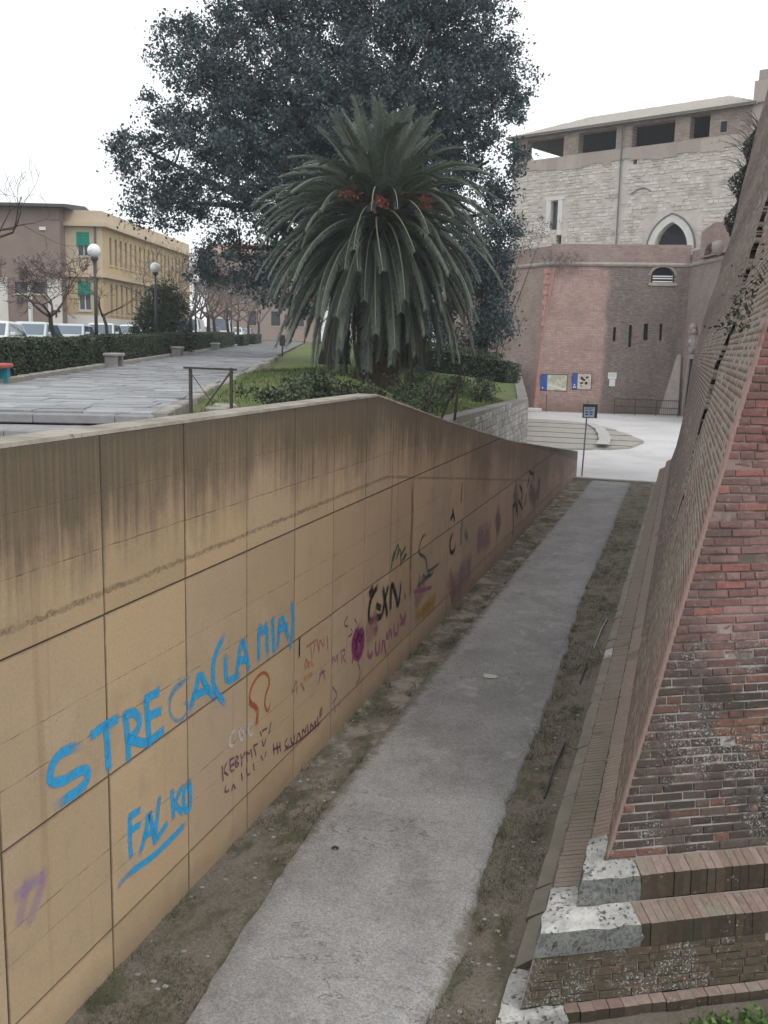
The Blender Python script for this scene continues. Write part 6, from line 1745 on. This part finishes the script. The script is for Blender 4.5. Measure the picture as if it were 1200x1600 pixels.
# leaning stakes below the palm
for x, y, z, dx, h, lab in ((-6.55, 22.6, 3.3, -.03, .85, 'upright dark stake, leftmost of the four on the mound'), (-6.15, 22.9, 3.2, .30, .8, 'dark stake leaning right, second of the four from the left'), (-5.9, 23.6, 3.1, .42, .8, 'strongly leaning dark stake, third of the four from the left'), (-5.55, 23.6, 3.1, .10, 1.0, 'rightmost dark stake of the four on the mound')):
    b = MB(); b.tube([(x, y, z-.2), (x+dx*.5, y+dx*.15, z+h*.5), (x+dx, y+dx*.3, z+h)], [.035, .032, .025], 6); tag(b.build('wooden_stake', M_BARK), lab, 'stake', 'stakes on the mound')
# parking sign at the end of the wall
t_ = thing('sign_post', 'white notice on a dark board on a thin pole at the wall end', 'sign', (-3.62, 36.75, 0))
b = MB(); b.tube([(-3.62, 36.75, -.1), (-3.58, 36.75, 1.4), (-3.55, 36.75, 2.85)], .03, 8); b.build('pole', M_GALV, t_)
ax = ((.95, .30, 0), (-.30, .95, 0), (0, 0, 1)); c = Vector((-3.45, 36.7, 2.48))
b = MB(); b.box(c, (.55, .03, .52), ax, ch=.006); b.build('backboard', M_METAL, t_)
fwd = Vector((.30, -.95, 0)); rt = Vector((.95, .30, 0))
b = MB(); b.box(c+fwd*.022-rt*.03+Vector((0, 0, -.04)), (.40, .012, .38), ax); b.build('plate', simple('pale_plate', (.50, .58, .62), .5, .3, .1), t_)
b = MB()
for i, (u0, u1, z) in enumerate(((-.17, .14, .10), (-.17, .10, .04), (-.15, -.04, -.06), (.0, .13, -.06), (-.15, -.03, -.15), (.02, .12, -.14))):
    h_ = .022 if i < 2 else .05
    q = c+fwd*.030-rt*.03
    b.poly([q+rt*u0+Vector((0, 0, z)), q+rt*u1+Vector((0, 0, z)), q+rt*u1+Vector((0, 0, z+h_)), q+rt*u0+Vector((0, 0, z+h_))])
b.build('printed_marks', M_BLUE, t_)

# ================================================================== CARS
def make_car(name, label, cat, paint, L=3.9, W=1.66, H=1.46, van=False, group='cars parked along the street'):
    t_ = thing(name, label, cat, (0, 0, 0), group=group); hw = W/2
    b = MB()
    if van: prof = [(-L/2, .45, .95), (-L/2+.05, .3, 1.1), (L/2-1.0, .28, 1.12), (L/2-.45, .28, 1.0), (L/2-.08, .3, .85), (L/2, .42, .7)]
    else: prof = [(-L/2, .48, .82), (-L/2+.10, .28, .92), (-L/2+.9, .24, .95), (.55, .24, .95), (L/2-.75, .26, .86), (L/2-.18, .28, .72), (L/2, .40, .60)]
    loops = []
    for i, (x, z0, z1) in enumerate(prof):
        k = .93 if i in (0, len(prof)-1) else 1
        zm = (z0+z1)/2
        loops.append([(x, -hw*k*.9, z0), (x, -hw*k, z0+.12), (x, -hw*k, zm+.1), (x, -hw*k*.93, z1-.04), (x, -hw*k*.80, z1), (x, hw*k*.80, z1), (x, hw*k*.93, z1-.04), (x, hw*k, zm+.1), (x, hw*k, z0+.12), (x, hw*k*.9, z0)])
    b.loft(loops)
    # greenhouse: belt rectangle up to the roof
    if van: g0 = (-L/2+.08, L/2-.75); g1 = (-L/2+.15, L/2-1.35); zb = 1.08
    else: g0 = (-L/2+.22, .95); g1 = (-L/2+.62, .18); zb = .90
    def ring(z):
        f = (z-zb)/(H-zb); xa = g0[0]+(g1[0]-g0[0])*f; xb = g0[1]+(g1[1]-g0[1])*f; w = hw*(.93-.19*f)
        return [(xa, -w, z), (xb, -w, z), (xb, w, z), (xa, w, z)]
    b.loft([ring(zb), ring(H-.06), [(x*.96, y*.93, H-.015) for x, y, _ in ring(H)], [(x*.8, y*.75, H) for x, y, _ in ring(H)]])
    b.build('body', paint, t_, smooth=False, local=True)
    def panel(pts, nm, m=M_CGLASS, out=(0, 0, 0)):
        q = MB(); o = Vector(out); q.loft([[Vector(p)-o*.01 for p in pts], [Vector(p)+o*.012 for p in pts]]); q.build(nm, m, t_, local=True)
    z0, z1 = zb+.05, H-.10; r0, r1 = ring(z0), ring(z1)
    k = .88
    panel([(r0[1][0], r0[1][1]*k, z0), (r0[2][0], r0[2][1]*k, z0), (r1[2][0], r1[2][1]*k, z1), (r1[1][0], r1[1][1]*k, z1)], 'windscreen', out=(.8, 0, .5))
    if not van: panel([(r0[0][0], r0[0][1]*k, z0), (r0[3][0], r0[3][1]*k, z0), (r1[3][0], r1[3][1]*k, z1), (r1[0][0], r1[0][1]*k, z1)], 'rear_window', out=(-.8, 0, .5))
    for sg, (i, j) in ((-1, (0, 1)), (1, (3, 2))):
        xa0, xb0, xa1, xb1 = r0[i][0]+.22, r0[j][0]-.22, r1[i][0]+.14, r1[j][0]-.12
        if van: xa0 = xa1 = L/2-2.0
        for f0, f1 in ((.0, .47), (.53, 1.0)) if not van else ((0, 1),):
            panel([(xa0+(xb0-xa0)*f0, r0[i][1], z0), (xa0+(xb0-xa0)*f1, r0[i][1], z0), (xa1+(xb1-xa1)*f1, r1[i][1], z1), (xa1+(xb1-xa1)*f0, r1[i][1], z1)], 'side_window', out=(0, sg, .2))
    for sx in (L/2-.72, -L/2+.68):
        for sg in (-1, 1):
            q = MB(); q.loft([[(sx+math.cos(a)*r_, sg*(hw-.19+w_), .30+math.sin(a)*r_) for a in np.linspace(0, 2*math.pi, 19)[:-1]] for r_, w_ in ((.27, 0), (.30, .03), (.30, .17), (.27, .2), (.19, .205))]); wh = q.build('wheel', M_BLACK, t_, local=True)
            q = MB(); q.loft([[(sx+math.cos(a)*r_, sg*(hw+w_), .30+math.sin(a)*r_) for a in np.linspace(0, 2*math.pi, 13)[:-1]] for r_, w_ in ((.19, .008), (.17, .016), (.05, .01))]); q.build('rim', M_GALV, wh, local=True)
    for sg in (-1, 1):
        q = MB(); zz = .62 if not van else .78; q.box((L/2-.12, sg*hw*.66, zz), (.16, .34, .15), ch=.03); q.build('headlight', M_OPAL, t_, local=True)
        q = MB(); q.box((g0[1]-.28, sg*(hw+.06), zb+.1), (.12, .18, .13), ch=.03); q.build('mirror', paint, t_, local=True)
    q = MB(); q.box((L/2+.005, 0, .45), (.02, .5, .11)); q.build('number_plate', M_WHITE, t_, local=True)
    q = MB(); q.box((L/2-.03, 0, .58), (.06, .62, .09), ch=.015); q.build('grille', M_BLACK, t_, local=True)
    return t_
M_CGLASS = NT('car_glass', .06, .8).col((.09, .13, .17)).mat
def paintmat(n, c): 
    t = NT(n, .3, .5); t.col(c); t.b.inputs['Coat Weight'].default_value = .5; return t.mat
PA = dict(silver=paintmat('pale_silver_paint', (.48, .53, .57)), white=paintmat('white_car_paint', (.76, .77, .77)), grey=paintmat('grey_car_paint', (.20, .22, .24)), dark=paintmat('dark_car_paint', (.05, .055, .07)), teal=paintmat('greenish_grey_paint', (.20, .27, .28)))
hd = math.atan2(-U[1], -U[0])
for s, t, c, lab, kw in ((19.3, -7.7, 'white', 'white car cut off by the left edge of the photo', {}), (23.6, -7.6, 'silver', 'pale silver hatchback behind the bare spreading tree', {}), (29.4, -7.6, 'silver', 'silver car just left of the nearest lamp post', dict(H=1.42)), (35.5, -7.6, 'white', 'white car right of the nearest lamp post', dict(H=1.5)), (43.5, -7.7, 'white', 'white car half hidden by the tall evergreen bush', {}), (66, -7.3, 'white', 'white van parked beyond the third hedge', dict(van=True, L=4.9, W=1.9, H=2.1, )), (76, -7.0, 'teal', 'greenish grey car right of the white van', dict(H=1.5)), (84, -6.6, 'white', 'tall white van farther along the street', dict(van=True, L=5, W=1.95, H=2.4)), (95, -6.3, 'white', 'far white car near the end of the parked row', dict(H=1.5)), (104, -6.0, 'grey', 'far dark grey car at the end of the parked row', {})):
    o = make_car('parked_van' if kw.get('van') else 'parked_car', lab, 'van' if kw.get('van') else 'car', PA[c], **kw)
    o.location = PS(s, t, .02); o.rotation_euler = (0, -.014, hd+random.gauss(0, .03))

# ================================================================== BUILDINGS ACROSS THE STREET
M_BROWN = simple('brown_rendered_brick', (.27, .205, .18), .95, .1, .2, 1.2)
M_YEL = simple('ochre_yellow_render', (.54, .42, .26), .95, .1, .15, .8)
M_CREAM = simple('cream_render', (.58, .48, .36), .95, .1, .15, .8)
M_WHR = simple('white_base_render', (.66, .63, .59), .95, .1, .15, .8)
M_GREENS = simple('green_shutter', (.02, .30, .23), .7, .3, .15)
M_ROOFD = simple('dark_eaves', (.11, .10, .105), .9, .2)
M_PINK = simple('pinkish_render', (.38, .30, .27), .95, .1, .2)
SC = 76/66.0
YK = np.array([-41.97, 63.36])
YR = np.array([.953, .303]); YR /= np.linalg.norm(YR)            # to the right along the fronts
YB = np.array([-.23, .97]); YB /= np.linalg.norm(YB)             # along the long receding face
def zz(z): return 4.7+(z-4.7)*SC
def f_yf(s, z, d=0): p = YK+YR*s*SC+np.array([-YR[1], YR[0]])*d; return (p[0], p[1], zz(z))
def f_yl(s, z, d=0): p = YK+YB*s*SC+np.array([-YB[1], YB[0]])*d; return (p[0], p[1], zz(z))
yb_ = thing('yellow_building', 'ochre yellow two storey building with rows of tall narrow windows', 'building', (*YK, 4.4))
def facade(f, s0, s1, z0, z1, holes, m, t_, nm='wall', pane='rect', frame=None, shutter=None):
    b = MB(); wall_grid(b, f, s0, s1, z0, z1, holes, reveal=.22, ns=3, nz=3); b.build(nm, m, t_)
    for kind, a, c, e, g_ in holes:
        q = MB(); q.loft([[f(x, z, d) for x, z in ((a, e), (c, e), (c, g_), (a, g_))] for d in (.2, .25)]); w = q.build('window', M_GLASS, t_)
        q = MB(); fr = .06
        for (x0, x1, y0, y1) in ((a, a+fr, e, g_), (c-fr, c, e, g_), (a, c, e, e+fr), (a, c, g_-fr, g_), ((a+c)/2-.03, (a+c)/2+.03, e, g_)):
            q.loft([[f(x, z, d) for x, z in ((x0, y0), (x1, y0), (x1, y1), (x0, y1))] for d in (.19, .13)])
        q.build('frame', frame or M_ROOFD, w)
        q = MB(); q.loft([[f(x, z, d) for x, z in ((a-.08, e-.1), (c+.08, e-.1), (c+.08, e), (a-.08, e))] for d in (.1, -.08)]); q.build('sill', M_CREAM, w)
        if shutter:
            q = MB(); h_ = (g_-e)*shutter; n = 9
            for i in range(n):
                y0 = g_-h_+h_*i/n; q.loft([[f(x, z, d) for x, z, d in ((a, y0, .02), (c, y0, .02), (c, y0+h_/n*.95, .06), (a, y0+h_/n*.95, .06))], [f(x, z, d) for x, z, d in ((a, y0, -.06), (c, y0, -.06), (c, y0+h_/n*.95, .0), (a, y0+h_/n*.95, .0))]])
            q.build('shutter', M_GREENS, w)
h1 = [('rect', 1.35+1.0*i, 1.75+1.0*i, 9.5, 11.25) for i in range(18)]
h2 = [('rect', 1.35+1.0*i, 1.75+1.0*i, 6.35, 8.28) for i in range(18)]
facade(f_yl, 0, 20.5, 6.05, 8.72, h2, M_YEL, yb_); facade(f_yl, 0, 20.5, 8.72, 11.9, h1, M_YEL, yb_)
b = MB(); wall_grid(b, lambda s, z, d=0: f_yl(s, z, d-.06), 0, 20.5, 3.6, 6.05, [], ns=5); b.build('base_course', M_WHR, yb_)
facade(f_yf, -2.6, 0, 6.2, 8.72, [('rect', -1.62, -.8, 6.5, 8.32)], M_YEL, yb_, frame=M_WHITE, shutter=.46)
facade(f_yf, -2.6, 0, 8.72, 11.9, [('rect', -1.62, -.8, 9.9, 11.42)], M_CREAM, yb_, frame=M_WHITE, shutter=.55)
b = MB(); wall_grid(b, lambda s, z, d=0: f_yf(s, z, d-.06), -2.6, 0, 3.6, 6.2, [], ns=5); b.build('base_course', M_WHR, yb_)
for z0, z1, o_ in ((8.6, 8.85, .28), (11.75, 12.0, .38)):
    b = MB(); b.loft([[f_yf(-2.6, z, d) for z, d in ((z0, .05), (z0, -o_), (z1, -o_), (z1, .05))], [(*(np.array(f_yl(0, z, -d))[:2]+YR*d*.0+(-np.array([-YR[1], YR[0]])*d*.9)), zz(z)) for z, d in ((z0, -.05), (z0, o_), (z1, o_), (z1, -.05))], [f_yl(20.5, z, d) for z, d in ((z0, .05), (z0, -o_), (z1, -o_), (z1, .05))]]); b.build('cornice', M_CREAM, yb_)
b = MB(); wall_grid(b, f_yl, 0, 20.5, 12.0, 12.75, []); wall_grid(b, f_yf, -2.6, 0, 12.0, 12.75, [])
b.poly([f_yf(-2.6, 12.75), f_yf(0, 12.75), f_yl(20.5, 12.75), f_yl(20.5, 12.75, 9), f_yf(-2.6, 12.75, 16)]); b.build('parapet', M_CREAM, yb_)
b = MB(); b.bar(f_yf(-.42, 6.2, -.08), f_yf(-.42, 11.8, -.08), .12); b.build('downpipe', M_PIPE, yb_)
bb = thing('brown_building', 'brown brick building with dark eaves and white ground floor piers', 'building', (*(YK-YR*6), 4.3))
def f_bf(s, z, d=0): return f_yf(s, z, d-1.2)
facade(f_bf, -16, -2.35, 3.6, 9.0, [('rect', -5.3, -4.5, 7.45, 8.15), ('rect', -4.15, -3.4, 7.45, 8.15)], M_BROWN, bb)
facade(f_bf, -16, -2.35, 9.0, 12.75, [('rect', -7.6, -6.42, 10.3, 12.0), ('rect', -10.5, -9.4, 10.3, 12.0)], M_BROWN, bb, shutter=1.0)
f_bs = lambda s, z, d=0: tuple(np.array(f_bf(-2.35, z, 0))+np.array([*(YB*.0+np.array([-YR[1], YR[0]])*s+YR*(-d)), 0]))
b = MB(); wall_grid(b, f_bs, 0, 9, 3.6, 12.75, []); b.build('side_wall', M_BROWN, bb)
fe = lambda s, z, d: f_bf(s, z, d)
b = MB(); b.loft([[fe(-16.3, z, d) for z, d in ((12.72, -.7), (12.9, -.7), (13.3, 4), (12.72, 9))], [fe(-1.75, z, d) for z, d in ((12.72, -.7), (12.9, -.7), (13.3, 4), (12.72, 9))]]); b.build('roof', M_ROOFD, bb)
for a, c in ((-16, -5.75), (-3.2, -2.33)):
    b = MB(); b.loft([[f_bf(s, z, d) for s, z in ((a, 3.6), (c, 3.6), (c, 8.4), (a, 8.4))] for d in (.02, -.12)]); b.build('white_pier', M_WHR, bb)
b = MB(); b.bar(f_bf(-4.33, 4, -.1), f_bf(-4.33, 7.95, -.1), .22); b.build('white_pipe', M_WHITE, bb)
b = MB()
for (x0, x1, y0, y1) in ((-2.95, -2.42, 6.33, 6.45), (-2.74, -2.64, 6.0, 6.33)):
    b.loft([[f_bf(s, z, d) for s, z in ((x0, y0), (x1, y0), (x1, y1), (x0, y1))] for d in (-.1, -.17)])
b.build('sign_letter', M_BLACK, bb)
b = MB(); b.loft([[f_bf(s, z, d) for s, z in ((-3.6, 11.35), (-3.2, 11.35), (-3.2, 11.55), (-3.6, 11.55))] for d in (.02, -.1)]); b.build('wall_lamp', M_WHITE, bb)
b = MB(); b.box(f_bf(-4.9, 7.05, -.25), (.35, .3, .4)); b.build('wall_box', M_ROOFD, bb)
t_ = thing('pink_building', 'pinkish building far behind the yellow one with a low tiled roof', 'building', (-57, 120, 5))
def f_pk(s, z, d=0): p = np.array([-62, 118])+np.array([.96, .28])*s+np.array([-.28, .96])*d; return (p[0], p[1], z)
facade(f_pk, 0, 15, 3.5, 16, [('rect', 2+3.2*i, 3.2+3.2*i, z, z+1.9) for i in range(4) for z in (7, 11.5)], M_PINK, t_)
b = MB(); b.loft([[f_pk(-.6, z, d) for z, d in ((16, -.7), (16.2, -.7), (18, 5), (16, 11))], [f_pk(15.6, z, d) for z, d in ((16, -.7), (16.2, -.7), (18, 5), (16, 11))]]); b.build('roof', simple('terracotta_tiles', (.30, .20, .16), .95, .1), t_)

# ================================================================== ADDED AIR VEIL, LIFTING THE DARKS LIKE LENS GLARE
b = MB(); b.box((-40, 160, 28), (700, 700, 62))
hz = bpy.data.materials.new('added_glare_air'); hz.use_nodes = True; hn = hz.node_tree; hn.nodes.clear()
ho = hn.nodes.new('ShaderNodeOutputMaterial'); hv = hn.nodes.new('ShaderNodeVolumePrincipled')
hv.inputs['Density'].default_value = .0008; hv.inputs['Color'].default_value = (.86, .92, 1, 1)
hn.links.new(hv.outputs[0], ho.inputs['Volume'])
tag(b.build('veil', hz), 'added thin pale haze lying over the whole place', 'veil', kind='stuff')
